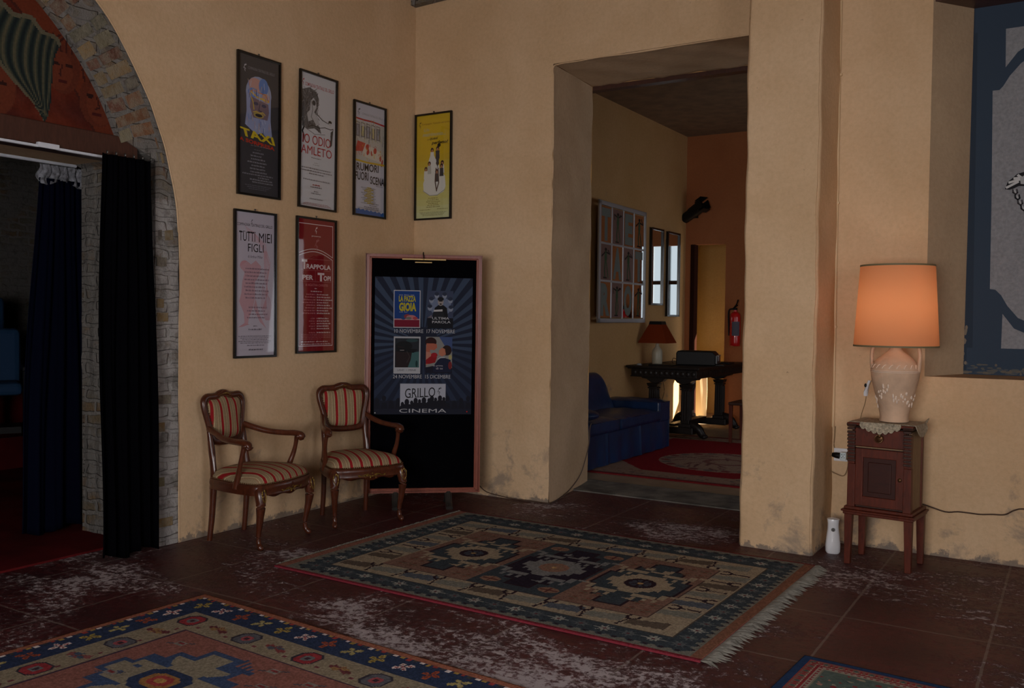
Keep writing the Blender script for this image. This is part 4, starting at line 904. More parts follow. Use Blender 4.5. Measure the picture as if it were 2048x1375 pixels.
# toothed outer edge
n = int((tx1 - tx0) / .075)
for i in range(n):
    x = tx0 + (i + .5) * (tx1 - tx0) / n
    for y, s in ((ty0, -1), (ty1, 1)): R.poly([(x - .026, y), (x + .026, y), (x + .012, y + s * .02), (x - .012, y + s * .02)], TEAL); R.ell(x, y + s * .004, .013, .008, DK)
n = int((ty1 - ty0) / .062)
for i in range(n):
    y = ty0 + (i + .5) * (ty1 - ty0) / n
    for x, s in ((tx0, -1), (tx1, 1)): R.poly([(x, y - .022), (x, y + .022), (x + s * .025, y + .01), (x + s * .025, y - .01)], TEAL); R.ell(x + s * .02, y, .010, .008, DK)
ix0, ix1, iy0, iy1 = .257, 2.362, .204, 1.58
k = 0
for i in range(19):
    x = .20 + i * (2.42 - .20) / 18
    for y in ((ty0 + iy0) / 2, (ty1 + iy1) / 2): sstar(R, x, y, .062, STA if (i % 2) else rgb(70, 76, 78), rgb(80, 40, 44))
for i in range(13):
    y = .235 + i * (1.56 - .235) / 12
    for x in ((tx0 + ix0) / 2, (tx1 + ix1) / 2 + .004): sstar(R, x, y, .062, STA if (i % 2) else rgb(74, 80, 80), rgb(80, 40, 44))
R.rect(ix0 - .006, iy0 - .006, ix1 + .006, iy1 + .006, rgb(70, 60, 52)); R.rect(ix0, iy0, ix1, iy1, CREAM)
fx0, fx1, fy0, fy1 = .48, 2.152, .392, 1.375
def leaf(x, y, c, vert=False, fl=1):
    """slanting saw-edged leaf"""
    L, Wd = .098, .095
    pts = []
    for i in range(9): t = i / 8; pts.append((-L + 2 * L * t * 1.0, -Wd * (.2 + .5 * t) * 1 + (.008 if i % 2 else -.004) + .03 * (1 - t) * fl * 0 + (.030 * (1 - 2*t)) * -fl))
    for i in range(9): t = 1 - i / 8; pts.append((-L + 2 * L * t, Wd * (.2 + .5 * (1 - t)) + (.008 if i % 2 else -.004) + (.045 * (1 - 2*t)) * -fl))
    R.poly([(x + (b if vert else a), y + (a if vert else b)) for a, b in pts], c)
def hook(x, y, ang, s=.062):
    ca, sa = math.cos(ang), math.sin(ang)
    def q(a, b): return (x + (a * ca - b * sa) * s, y + (a * sa + b * ca) * s)
    R.line([q(-1.1, 0), q(-.2, 0)], .012, DK); R.poly([q(-.35, .0), q(-.1, .22), q(.15, 0), q(-.1, -.22)], DK); R.poly([q(-.22, 0), q(-.1, .10), q(.02, 0), q(-.1, -.1)], CREAM)
    R.line([q(.1, 0), q(.45, .05)], .014, DK); R.line([q(1.3, .42), q(.9, .5), q(.45, .25), q(.45, -.25), q(.9, -.5), q(1.3, -.42)], .016, DK); R.poly([q(-1.2, .22), q(-.9, 0), q(-1.2, -.22), q(-1.3, 0)], DK)
lc_ = [rgb(76, 66, 56), rgb(98, 98, 90), rgb(66, 74, 84), rgb(98, 98, 90)]
for i in range(9):
    x = .362 + i * .229
    for y, fl, j in (((iy0 + fy0) / 2, 1, i), ((iy1 + fy1) / 2, 1, i + 1)): leaf(x, y, lc_[j % 4], fl=fl)
    if i < 8:
        hook(x + .115, (iy0 + fy0) / 2, PI / 2 * (.85 if i % 2 else 1.15) * (1 if i % 2 else 1)); hook(x + .115, (iy1 + fy1) / 2, -PI / 2 * (.85 if i % 2 else 1.15))
for i in range(5):
    y = .52 + i * .185
    for x, vj in (((ix0 + fx0) / 2, i), ((ix1 + fx1) / 2, i + 1)): 
        leaf(x, y, lc_[vj % 4])
        hook(x, y + .09, 0 if i % 2 else PI) if i < 5 else None
R.rect(fx0 - .006, fy0 - .006, fx1 + .006, fy1 + .006, rgb(66, 50, 46)); b1, b2 = 1.07, 1.612
R.rect(fx0, fy0, b1, fy1, SAL); R.rect(b1, fy0, b2, fy1, TEAL); R.rect(b2, fy0, fx1, fy1, SAL)
def stepped(cx, cy, s, c, hx=1.0, hy=1.0):
    """stepped diamond"""
    prof = [(.27, .05), (.22, .12), (.16, .20), (.10, .28), (.05, .36)]
    for a, b in prof: R.rect(cx - a * s * hx, cy - b * s * hy, cx + a * s * hx, cy + b * s * hy, c)
def beast(cx, cy, s, c, fl):
    """stepped creature on the medallion's arms"""
    for (a, b, w_, h_) in ((0, 0, .14, .05), (.10, .03, .04, .08), (-.04, -.06, .025, .05), (.02, -.06, .025, .05), (.08, -.05, .025, .05), (.15, .07, .05, .03), (-.10, .04, .05, .03), (-.06, .09, .02, .05)):
        R.rect(cx + (a - w_/2) * s * fl, cy + (b - h_/2) * s, cx + (a + w_/2) * s * fl, cy + (b + h_/2) * s, c) if fl > 0 else R.rect(cx - (a + w_/2) * s, cy + (b - h_/2) * s, cx - (a - w_/2) * s, cy + (b + h_/2) * s, c)
def medal(cx, cy, base, inner, core, ring):
    for o_, cc in ((.016, DK), (0, base)):
        for (a, b) in ((.235, .12), (.20, .20), (.13, .30), (.07, .40)): R.rect(cx - a - o_, cy - b - o_, cx + a + o_, cy + b + o_, cc)
    for sx in (-1, 1):
        for sy in (-1, 1):
            beast(cx + sx * .115, cy + sy * .205, .95, inner, sx)
            R.rect(cx + sx * .02, cy + sy * .24, cx + sx * .06, cy + sy * .30, inner) if sx * sy > 0 else R.poly([(cx + sx * .02, cy + sy * .28), (cx + sx * .09, cy + sy * .26), (cx + sx * .09, cy + sy * .30)], inner)
    for a, b in ((.19, .045), (.15, .09), (.11, .13), (.06, .165)): R.rect(cx - a, cy - b, cx + a, cy + b, inner)
    for i in range(10): R.rect(cx - .15 + i * .032, cy + .085, cx - .14 + i * .032, cy + .105, inner); R.rect(cx - .15 + i * .032, cy - .105, cx - .14 + i * .032, cy - .085, inner)
    R.ell(cx, cy, .088, .088, core); R.ell(cx, cy, .06, .06, ring)
    for a in range(8): R.line([(cx, cy), (cx + .055 * math.cos(a * PI / 4), cy + .055 * math.sin(a * PI / 4))], .010, core)
    R.ell(cx, cy, .016, .016, rgb(150, 120, 70))
for cx in (.775, 1.882): medal(cx, .885, TEAL, CREAM, DK, rgb(52, 58, 70))
medal(1.341, .885, rgb(34, 28, 40), rgb(96, 98, 98), rgb(118, 82, 66), rgb(112, 88, 70))
for (x, y) in ((1.16, .50), (1.53, .50), (1.16, 1.27), (1.53, 1.27)): R.ell(x, y, .062, .045, rgb(114, 84, 66)); R.line([(x - .05, y), (x + .05, y)], .012, rgb(84, 44, 40)); R.line([(x, y - .035), (x, y + .035)], .012, rgb(84, 44, 40))
for x in (.56, .64, .95, 1.02, 1.70, 1.78, 2.02, 2.10):
    for y in (.47, .58, 1.20, 1.30): R.rect(x - .012, y - .03, x + .012, y + .03, rgb(100, 60, 50)); R.rect(x - .03, y - .01, x + .03, y + .006, rgb(88, 74, 60))
rn = np.random.RandomState(2).rand(R.ny, R.nx, 1).astype(np.float32); R.a *= (.90 + .2 * rn)
mute(R, .22, 1.36)
t = thing('carpet', 'large cream and teal kilim with three stepped medallions lying before the open doorway', 'carpet')
R.mesh('woven_field', M['wool'], t, .008, .004)
def fringe(parent, x, y0, y1, sgn, L, seed):
    w = MB(); r = random.Random(seed); y = y0
    while y < y1:
        l = L * r.uniform(.55, 1.05); dy = r.uniform(-.05, .03) * (l / .09); wd = r.uniform(.005, .011)
        w.add([(x, y, .009), (x, y + wd, .009), (x + sgn * l * .5, y + wd * .9 + dy * .4, .010 + r.uniform(0, .006)), (x + sgn * l, y + dy + wd * .3, .003), (x + sgn * l, y + dy, .003), (x + sgn * l * .5, y + dy * .4, .004)],
              [(0, 1, 2, 5), (5, 2, 3, 4)]); y += wd * .85
    return tag(w.build('fringe', M['fringe'], parent, fix=False), kind='stuff')
M['fringe'] = plain('grey_white_cotton_fringe', rgb(128, 124, 114), .95, var=.2, vscale=40)
fringe(t, CW, 0, CH, 1, .10, 1); fringe(t, 0, .03, CH, -1, .035, 2)
place(t, .91, -2.447, math.radians(-1.2))
w = MB(); 
# loose threads at the far-left corner
# ---- carpet 2: blue-bordered carpet in the near left of the picture
C2W, C2H = 2.7, 1.9
BLU = rgb(38, 50, 78); SALM = rgb(126, 76, 66); CR2 = rgb(124, 112, 90); OR = rgb(142, 82, 60)
R = Ras(C2W, C2H, .0078, OR)
R.rect(.04, .04, C2W - .04, C2H - .04, BLU)
def flower(x, y, c, c2, rot):
    for k in range(4):
        a = PI / 2 * k + rot; L = .048 if k % 2 else .040
        px, py = x + L * math.cos(a) * .62, y + L * math.sin(a) * .62
        dx, dy = math.cos(a) * L * .45, math.sin(a) * L * .45; ex, ey = -math.sin(a) * L * .30, math.cos(a) * L * .30
        P_ = [(px + dx * math.cos(q) + ex * math.sin(q), py + dy * math.cos(q) + ey * math.sin(q)) for q in np.linspace(0, 2 * PI, 9)[:-1]]
        R.poly(P_, c); R.poly([(px + (a_ - px) * .5, py + (b_ - py) * .5) for a_, b_ in P_], c2)
    R.ell(x, y, .009, .009, c2)
fc = [(rgb(150, 132, 62), rgb(120, 96, 40)), (rgb(186, 168, 160), rgb(140, 60, 62)), (rgb(150, 66, 40), rgb(110, 50, 36)), (rgb(148, 132, 70), rgb(150, 140, 96))]
def along(fn, n0, n1, step):
    for i in range(int((n1 - n0) / step) + 1): fn(n0 + i * step, i)
along(lambda x, i: flower(x, .122, *fc[i % 4], (i % 2) * PI / 4), .15, C2W - .1, .146)
along(lambda y, i: flower(.122, y, *fc[(i + 1) % 4], (i % 2) * PI / 4), .275, C2H - .1, .138)
pc = [rgb(190, 180, 178), rgb(150, 120, 50), rgb(150, 50, 46), rgb(60, 60, 60)]
for i in range(70):
    s = .05 + i * .036
    R.rect(s, .041, s + .022, .052 + .004 * (i % 3), pc[i % 4]); R.rect(.041, s, .052 + .004 * (i % 3), s + .022, pc[(i + 1) % 4])
R.rect(.205, .205, C2W - .2, C2H - .2, CR2)
def octa(x, y, c, c2, s=.062):
    P_ = [(x + s * a, y + s * b) for a, b in ((-1, -.55), (-.55, -1), (.55, -1), (1, -.55), (1, .55), (.55, 1), (-.55, 1), (-1, .55))]
    R.poly(P_, rgb(50, 46, 56)); R.poly([(x + (a - x) * .86, y + (b - y) * .86) for a, b in P_], c); R.poly([(x + (a - x) * .42, y + (b - y) * .42) for a, b in P_], c2); R.poly([(x + (a - x) * .2, y + (b - y) * .2) for a, b in P_], rgb(60, 40, 50))
def bug(x, y, c, c2, fl):
    for k in range(5): R.ell(x + (k - 2) * .022, y + .012 * math.sin(k * 2) * fl, .022, .014, c if k % 2 else c2)
    R.line([(x - .05, y - .02 * fl), (x + .05, y + .03 * fl)], .010, c2); R.line([(x - .02, y + .03), (x, y - .03)], .010, c)
along(lambda x, i: octa(x, .29, (rgb(140, 40, 46) if i % 2 == 0 else rgb(78, 80, 88)), (rgb(90, 96, 98) if i % 2 == 0 else rgb(150, 60, 66))), .30, C2W - .3, .39)
along(lambda y, i: octa(.29, y, (rgb(78, 80, 88) if i % 2 == 0 else rgb(140, 40, 46)), (rgb(150, 60, 66) if i % 2 == 0 else rgb(90, 96, 98))), .65, C2H - .3, .37)
along(lambda x, i: bug(x, .29, *((rgb(130, 96, 56), rgb(96, 44, 48)) if i % 2 == 0 else (rgb(72, 76, 88), rgb(120, 52, 52))), 1), .495, C2W - .4, .39)
along(lambda y, i: bug(.29, y, *((rgb(130, 96, 56), rgb(96, 44, 48)) if i % 2 == 0 else (rgb(58, 74, 96), rgb(120, 60, 60))), -1), .47, C2H - .3, .37)
for i in range(12): R.ell(.40 + i * .195, .335, .013, .008, rgb(104, 50, 56)); R.ell(.335, .40 + i * .185, .008, .012, rgb(104, 50, 56))
R.rect(.378, .378, C2W - .378, C2H - .378, rgb(66, 46, 62)); R.rect(.388, .388, C2W - .388, C2H - .388, SALM)
def med2(cx, cy):
    B = rgb(48, 66, 100); C = rgb(122, 112, 92)
    for (a, b) in ((.34, .07), (.28, .16), (.20, .24), (.10, .33)): R.rect(cx - a, cy - b, cx + a, cy + b, B)
    for (a, b) in ((.31, .045), (.25, .13), (.17, .21), (.07, .30)): R.rect(cx - a, cy - b, cx + a, cy + b, C)
    for sx in (-1, 1):
        for sy in (-1, 1): R.rect(min(cx + sx * .10, cx + sx * .26), min(cy + sy * .10, cy + sy * .13), max(cx + sx * .10, cx + sx * .26), max(cy + sy * .10, cy + sy * .13), B); R.poly([(cx + sx * .12, cy + sy * .13), (cx + sx * .22, cy + sy * .13), (cx + sx * .17, cy + sy * .19)], B); R.ell(cx + sx * .21, cy + sy * .04, .022, .014, B)
    P_ = [(cx + .13 * a, cy + .10 * b) for a, b in ((-1, -.55), (-.55, -1), (.55, -1), (1, -.55), (1, .55), (.55, 1), (-.55, 1), (-1, .55))]
    R.poly(P_, BLU); R.poly([(cx + (a - cx) * .62, cy + (b - cy) * .62) for a, b in P_], rgb(140, 96, 48)); R.poly([(cx + (a - cx) * .42, cy + (b - cy) * .42) for a, b in P_], rgb(150, 50, 50)); R.poly([(cx + (a - cx) * .2, cy + (b - cy) * .2) for a, b in P_], rgb(160, 120, 60))
def prong(x, y):
    for k in range(4): R.rect(x - .06 + k * .03, y - .05 + .02 * k, x - .045 + k * .03, y + .05, rgb(48, 66, 100))
    R.rect(x - .08, y + .03, x + .08, y + .06, rgb(48, 66, 100))
med2(.80, .80); med2(1.65, .80); prong(.96, .50); prong(.64, 1.12); prong(1.82, .5)
for (x, y) in ((.51, .50), (.56, .86), (1.08, .47), (1.16, .60), (1.22, .95), (1.30, .48), (2.1, .5), (.50, 1.2)):
    R.rect(x - .03, y - .018, x + .03, y + .018, rgb(110, 106, 100)); R.rect(x - .018, y - .008, x + .018, y + .008, rgb(120, 44, 46)); R.line([(x - .03, y + .018), (x - .055, y + .03)], .010, rgb(70, 66, 76)); R.line([(x + .03, y - .018), (x + .055, y - .03)], .010, rgb(70, 66, 76))
rn = np.random.RandomState(3).rand(R.ny, R.nx, 1).astype(np.float32); R.a *= (.90 + .2 * rn); mute(R, .22, 1.25)
t = R.mesh('carpet', M['wool'], None, .009, .003, seed=1)
t.scale = (1, -1, 1); bm = bmesh.new(); bm.from_mesh(t.data); bmesh.ops.reverse_faces(bm, faces=bm.faces)
for v in bm.verts: v.co.y = -v.co.y
bm.to_mesh(t.data); bm.free(); t.scale = (1, 1, 1)
place(t, 1.025, -3.031, math.radians(-3.3)); tag(t, 'salmon and cream patterned carpet with a navy flowered border, nearest the camera', 'carpet')
# ---- carpet 3: small fine-patterned mat in the near right
R = Ras(1.3, .85, .006, rgb(28, 50, 84))
R.rect(.035, .035, 1.265, .815, rgb(130, 50, 46)); R.rect(.042, .042, 1.258, .808, rgb(110, 76, 66))
for i in range(60):
    s = .05 + i * .02; R.ell(s, .06, .007, .010, rgb(130, 30, 36) if i % 3 else rgb(60, 76, 70)); R.ell(.06, s, .010, .007, rgb(130, 30, 36) if i % 3 else rgb(60, 76, 70)); R.rect(s, .073, s + .010, .078, rgb(150, 130, 110)); R.rect(.073, s, .078, s + .010, rgb(150, 130, 110))
R.rect(.08, .08, 1.22, .77, rgb(120, 34, 38)); R.rect(.087, .087, 1.213, .763, rgb(128, 118, 104)); 
for i in range(45): s = .10 + i * .025; R.ell(s, .10, .008, .006, rgb(120, 40, 46)); R.ell(.10, s, .006, .008, rgb(120, 40, 46))
R.rect(.112, .112, 1.188, .738, rgb(104, 100, 86)); R.rect(.118, .118, 1.182, .732, rgb(70, 84, 78))
rs_ = random.Random(9)
for i in range(420):
    x, y = rs_.uniform(.13, 1.17), rs_.uniform(.13, .72); R.ell(x, y, rs_.uniform(.005, .016), rs_.uniform(.004, .009), rs_.choice([rgb(130, 30, 38), rgb(130, 30, 38), rgb(124, 116, 96), rgb(46, 60, 70), rgb(146, 96, 84)]))
mute(R, .2, 1.3)
t = R.mesh('carpet', M['wool'], None, .008, .002, seed=2)
bm = bmesh.new(); bm.from_mesh(t.data); bmesh.ops.reverse_faces(bm, faces=bm.faces)
for v in bm.verts: v.co.y = -v.co.y
bm.to_mesh(t.data); bm.free()
place(t, 3.833, -2.186, math.radians(-3.2)); tag(t, 'small red and grey floral mat with a plain dark blue edge', 'carpet')
# ---- carpet 4: red and cream carpet in the second room
R = Ras(2.9, 3.1, .014, rgb(128, 40, 44))
CR = rgb(150, 124, 108); GY = rgb(110, 86, 80)
R.rect(.08, .05, 2.82, 3.05, GY); R.rect(.12, .09, 2.78, 3.01, CR)
rs_ = random.Random(12)
for i in range(900):
    x, y = rs_.uniform(.12, 2.78), rs_.uniform(.1, 3.0); R.ell(x, y, rs_.uniform(.01, .035), rs_.uniform(.006, .02), rs_.choice([rgb(120, 60, 60), rgb(96, 84, 84), rgb(136, 96, 84), rgb(104, 96, 92)]))
R.rect(.42, .36, 2.48, 2.74, rgb(136, 34, 40))
R.poly([(.42, .36), (1.0, .36), (.42, 1.0)], CR); R.poly([(2.48, .36), (1.9, .36), (2.48, 1.0)], CR)
for (a, b, c) in ((.80, 1.0, CR), (.72, .9, rgb(136, 112, 100)), (.66, .8, CR), (.28, .34, rgb(126, 84, 76)), (.2, .25, CR)): R.ell(1.55, 1.25, a * .85, b * .62, c)
for k in range(24):
    a = k * 2 * PI / 24; R.ell(1.55 + .62 * math.cos(a), 1.25 + .56 * math.sin(a), .05, .04, rgb(120, 60, 60) if k % 2 else rgb(112, 98, 92))
for k in range(60): a = rs_.uniform(0, 6.28); q = rs_.uniform(.1, .5); R.line([(1.55 + q * math.cos(a), 1.25 + q * math.sin(a)), (1.55 + (q + .1) * math.cos(a + .2), 1.25 + (q + .1) * math.sin(a + .2))], .02, rgb(112, 76, 72))
t = R.mesh('carpet', M['wool'], None, .009, .004, seed=3); place(t, .30, 1.475, math.radians(.8))
tag(t, 'red carpet with cream medallion and corners in the room beyond the doorway', 'carpet')

# ================================================================== CHAIRS
def loop_xz(pts, n=8):
    """closed Catmull-Rom loop through 2d points"""
    m = len(pts); out = []
    for i in range(m):
        p0, p1, p2, p3 = (Vector(pts[(i+k) % m]) for k in (-1, 0, 1, 2))
        for k in range(n):
            t = k / n; out.append(.5 * ((2*p1) + (p2-p0)*t + (2*p0-5*p1+4*p2-p3)*t*t + (3*p1-p0-3*p2+p3)*t**3))
    return out
def make_armchair():
    t = thing('armchair', 'a', 'chair')
    # rear legs run up into the back's stiles.  local: x across, -y front
    by = lambda z: .205 + .0 * z + (max(0, z - .42)) * .135        # back lean
    for sx in (-1, 1):
        w = MB(); w.sweep([(sx*.168, .235, 0), (sx*.165, .215, .18), (sx*.165, .205, .40), (sx*.160, by(.5), .5), (sx*.158, by(.62), .62), (sx*.165, by(.7), .70)],
                          [(.0165, .017), (.019, .020), (.022, .026), (.018, .024), (.022, .020), (.014, .014)], 8, sub=4)
        w.build('leg', M['walnut'], t, smooth=True)
    for sx in (-1, 1):
        w = MB(); w.sweep([(sx*.236, -.205, .40), (sx*.246, -.222, .345), (sx*.252, -.232, .28), (sx*.248, -.222, .19), (sx*.240, -.206, .10), (sx*.240, -.208, .045), (sx*.246, -.224, .022), (sx*.25, -.236, .012)],
                          [(.026, .026), (.036, .034), (.030, .030), (.022, .022), (.0155, .0155), (.0150, .0155), (.019, .019), (.014, .012)], 12, sub=5)
        w.blob((sx*.246, -.228, .018), (.018, .020, .018), 10, 6)
        leg = w.build('leg', M['walnut'], t, smooth=True)
        g = MB()
        for k in range(7): a = k / 6; g.blob((sx*(.250 + .018*math.sin(a*9)), -.258 + .012*a, .372 - .11*a), (.006 - .003*a, .004, .010), 6, 4)
        for k in (-1, 1): g.sweep([(sx*.250 + k*.004, -.262, .30), (sx*.252 + k*.017, -.258, .335), (sx*.250 + k*.013, -.252, .372)], .0028, 6)
        g.build('gilded_carving', M['gilt'], leg, smooth=True)
    # seat rail: serpentine, deeper in the middle of the front
    plan = [(-.262, -.205), (-.20, -.245), (-.10, -.262), (0, -.268), (.10, -.262), (.20, -.245), (.262, -.205), (.262, -.10), (.235, .04), (.20, .16), (.175, .215), (.10, .225), (0, .228), (-.10, .225), (-.175, .215), (-.20, .16), (-.235, .04), (-.262, -.10)]
    L = loop_xz(plan, 5); c = Vector((0, -.02)); n = len(L)
    w = MB(); vs = []
    prof = [(.0, .405), (.010, .398), (.012, .375), (.006, .352), (.012, .340), (.0, None), (-.03, None), (-.03, .405)]
    for p in L:
        d = (p - c).normalized(); front = max(0, -p.y - .15) / .12
        low = .318 + .028 * (math.cos(p.x / .25 * PI * 1.0) < 2) * (1 - math.exp(-((abs(p.x) - .15) / .06) ** 2) * front) * 1.0 - .030 * front * math.exp(-(p.x / .07) ** 2) - (.0)
        for (o_, z) in prof: q = p + d * o_; vs.append((q.x, q.y, low if z is None else z))
    m = len(prof); fs = [(i*m+k, i*m+(k+1) % m, ((i+1) % n)*m+(k+1) % m, ((i+1) % n)*m+k) for i in range(n) for k in range(m)]
    w.add(vs, fs); rail = w.build('seat_frame', M['walnut'], t, smooth=True)
    g = MB(); r = random.Random(1)
    for k in range(26):
        a = r.uniform(-1, 1); g.blob((a * .055, -.283 + .01 * abs(a), .350 + r.uniform(-.020, .020) * (1 - abs(a) * .5)), (r.uniform(.004, .008), .004, r.uniform(.003, .007)), 6, 4)
    for s in (-1, 1): g.sweep([(0, -.283, .345), (s*.04, -.283, .362), (s*.075, -.278, .350), (s*.10, -.275, .357), (s*.088, -.276, .346)], .0035, 6)
    g.build('gilded_carving', M['gilt'], rail, smooth=True)
    # seat cushion, domed
    w = MB(); vs = [(0, -.02, .492)]; rings = [(.15, .4915), (.3, .489), (.45, .485), (.6, .479), (.74, .470), (.85, .458), (.93, .442), (.975, .422), (.985, .408), (.97, .400)]
    for (s_, z) in rings:
        for p in L: vs.append((c.x + (p.x - c.x) * s_, c.y + (p.y - c.y) * s_, z + .0))
    fs = [(0, 1 + k, 1 + (k+1) % n) for k in range(n)]
    for j in range(len(rings) - 1):
        for k in range(n): fs.append((1+j*n+k, 1+(j+1)*n+k, 1+(j+1)*n+(k+1) % n, 1+j*n+(k+1) % n))
    w.add(vs, fs); w.build('seat_cushion', M['stripe'], t, smooth=True)
    w = MB()
    for k, p in enumerate(loop_xz(plan, 7)):
        if p.y > .2: continue
        d = (p - c).normalized(); q = p + d * .001; w.blob((q.x, q.y, .409), (.0052, .0052, .0052), 6, 4)
    w.build('nailheads', M['brass_nails'], t, smooth=True)
    # back frame, shield shaped with a carved crest
    half = [(0, .600), (.07, .603), (.125, .612), (.152, .632), (.163, .68), (.178, .75), (.196, .82), (.204, .87), (.198, .905), (.170, .928), (.12, .928), (.07, .931), (.035, .945), (0, .950)]
    out = [(x, z) for x, z in half] + [(-x, z) for x, z in half[-2:0:-1]]
    L3 = [(x * .93, by(z), z * 1.0) for x, z in out]
    def shr(s_): return [((x * .93) * (1 - s_ / .19), z + (.775 - z) * s_ / .17) for x, z in out]
    rad = [(.024, .019) if z < .64 else (.021, .018) if z < .9 else (.024, .020) for x, z in out]
    ins = [(x * (1 - .10), z + (.775 - z) * .11) for x, z in out]
    w = MB(); w.sweep([(x, by(z) + .004, z) for x, z in ins], rad, 10, closed=True, sub=3, up=(0, 1, 0))
    w.sweep([(x * 1.035, by(z) - .006, z + (z - .775) * .03) for x, z in ins], .0095, 8, closed=True, sub=3, up=(0, 1, 0))
    w.sweep([(-.07, by(.93) - .012, .918), (-.03, by(.93) - .016, .930), (0, by(.93) - .018, .940), (.03, by(.93) - .016, .930), (.07, by(.93) - .012, .918)], [.006, .010, .013, .010, .006], 8)
    w.build('back_frame', M['walnut'], t, smooth=True)
    w = MB()
    for k in range(11): a = (k - 5) / 5; w.blob((a * .05, by(.93) - .030 + .012 * abs(a), .932 - .012 * a * a), (.004, .004, .006), 6, 4)
    w.build('crest_carving', M['gilt'], t, smooth=True)
    # back pad (front bulges, rear flat)
    Lp = loop_xz([(x * .78, z + (.775 - z) * .20) for x, z in out], 3); cc = Vector((0, .775)); n = len(Lp)
    w = MB(); vs = [(0, by(.775) - .036, .775)]; rr_ = [(.2, .036), (.4, .034), (.6, .031), (.78, .026), (.9, .018), (.97, .008), (1.0, -.004)]
    for s_, d in rr_:
        for p in Lp: q = cc + (p - cc) * s_; vs.append((q.x, by(q.y) - d, q.y))
    fs = [(0, 1 + k, 1 + (k+1) % n) for k in range(n)]
    for j in range(len(rr_) - 1):
        for k in range(n): fs.append((1+j*n+k, 1+(j+1)*n+k, 1+(j+1)*n+(k+1) % n, 1+j*n+(k+1) % n))
    vs.append((0, by(.775) + .012, .775)); b0 = len(vs) - 1; l0 = 1 + (len(rr_) - 1) * n
    for k in range(n): fs.append((b0, l0 + (k+1) % n, l0 + k))
    w.add(vs, fs); w.build('back_pad', M['stripe'], t, smooth=True)
    w = MB()
    for p in loop_xz([(x * .79, z + (.775 - z) * .19) for x, z in out], 3): w.blob((p.x, by(p.y) - .007, p.y), (.0045, .0045, .0045), 6, 4)
    w.build('nailheads', M['brass_nails'], t, smooth=True)
    for sx in (-1, 1):
        w = MB(); w.sweep([(sx*.168, by(.71) , .715), (sx*.19, .165, .690), (sx*.222, .08, .668), (sx*.252, -.02, .660), (sx*.268, -.10, .660), (sx*.270, -.145, .652), (sx*.268, -.158, .632), (sx*.266, -.145, .622)],
                          [(.015, .020), (.017, .020), (.018, .019), (.021, .019), (.026, .020), (.027, .020), (.025, .017), (.020, .012)], 10, sub=5)
        for s2 in (-1, 1): w.lathe([(0.001, 0), (.016, 0), (.016, .003), (.009, .005), (.006, .008), (.001, .008)], 12) if False else None
        w.blob((sx*.268, -.135, .640), (.026, .020, .020), 12, 8)
        arm = w.build('arm', M['walnut_light'], t, smooth=True)
        for s2 in (-1, 1):
            g = MB(); g.sweep([(sx*.268 + s2*.026, -.135 + .013*math.cos(a), .640 + .013*math.sin(a)) for a in np.linspace(0, 5.5, 10)], .0025, 6); g.blob((sx*.268 + s2*.026, -.135, .640), (.004, .005, .005), 8, 4)
            g.build('scroll', M['walnut'], arm, smooth=True)
        w = MB(); w.sweep([(sx*.266, -.118, .635), (sx*.270, -.105, .58), (sx*.268, -.088, .52), (sx*.258, -.068, .46), (sx*.255, -.052, .41), (sx*.255, -.045, .37)],
                          [(.016, .016), (.0135, .0145), (.014, .016), (.017, .019), (.019, .023), (.018, .022)], 10, sub=4)
        w.build('arm_support', M['walnut_light'], t, smooth=True)
    return t
ch = make_armchair(); ch.location = (.318, -2.035, 0); ch.rotation_euler = (0, 0, math.radians(99))
def dup(root, loc, rz, label):
    r = root.copy(); COL.objects.link(r); r.location = loc; r.rotation_euler = (0, 0, rz); r['label'] = label
    for c in list(root.children):
        d = c.copy(); COL.objects.link(d); d.parent = r
        for g in c.children: e = g.copy(); COL.objects.link(e); e.parent = d
    return r
ch['label'] = 'striped walnut armchair nearer the curtained arch, seen from its side'; ch['group'] = 'striped armchairs against the left wall'
dup(ch, (.455, -1.228, 0), math.radians(63.5), 'striped walnut armchair overlapping the black notice board in the corner')

# ================================================================== CURTAINS
def curtain(name, label, x, ya, yb, yc, yd, z0, z1, mat, folds, amp, parent=None, seed=0):
    w = MB()
    def fn(u, v):
        a = ya + (yb - ya) * u; b = yc + (yd - yc) * u; y = b * (1 - v) + a * v
        k = (1 - v); s = seed
        d = amp * (.6 + .6 * k) * math.sin(u * folds * 2 * PI + s + .6 * math.sin(v * 3 + u * 7)) + amp * .35 * math.sin(u * folds * 4.3 * PI + s * 2)
        return (x + d + .010 * math.sin(v * 5 + s), y + .010 * math.sin(v * 6 + s + u * 4), z0 + (z1 - z0) * v + (.018 * math.sin(u * 9 + s) * (1 - v)))
    w.grid(fn, 110, 46)
    o = w.build(name, mat, parent, smooth=True)
    s = o.modifiers.new('thickness', 'SOLIDIFY'); s.thickness = .006; return o
t = thing('curtain', 'black velvet curtain gathered in front of the brick jamb', 'curtain', (0, 0, 0))
curtain('curtain_cloth', '', .055, -2.965, -2.625, -2.985, -2.590, .03, 2.352, M['black_velvet'], 5, .022, t, 1)
w = MB()
for k in range(6): w = MB(); w.blob((.045, -2.91 + k * .058, 2.366), (.008, .005, .012), 8, 5); w.build('curtain_hook', M['metal'], t, smooth=True)
t = thing('curtain', 'navy blue curtain with white lace heading hanging deeper inside the arch', 'curtain', (0, 0, 0))
curtain('curtain_cloth', '', -.84, -2.80, -2.475, -2.93, -2.40, .035, 2.30, M['navy_velvet'], 4, .022, t, 2)
curtain('lace_heading', '', -.825, -2.80, -2.475, -2.80, -2.48, 2.275, 2.385, M['lace'], 5, .007, t, 3)
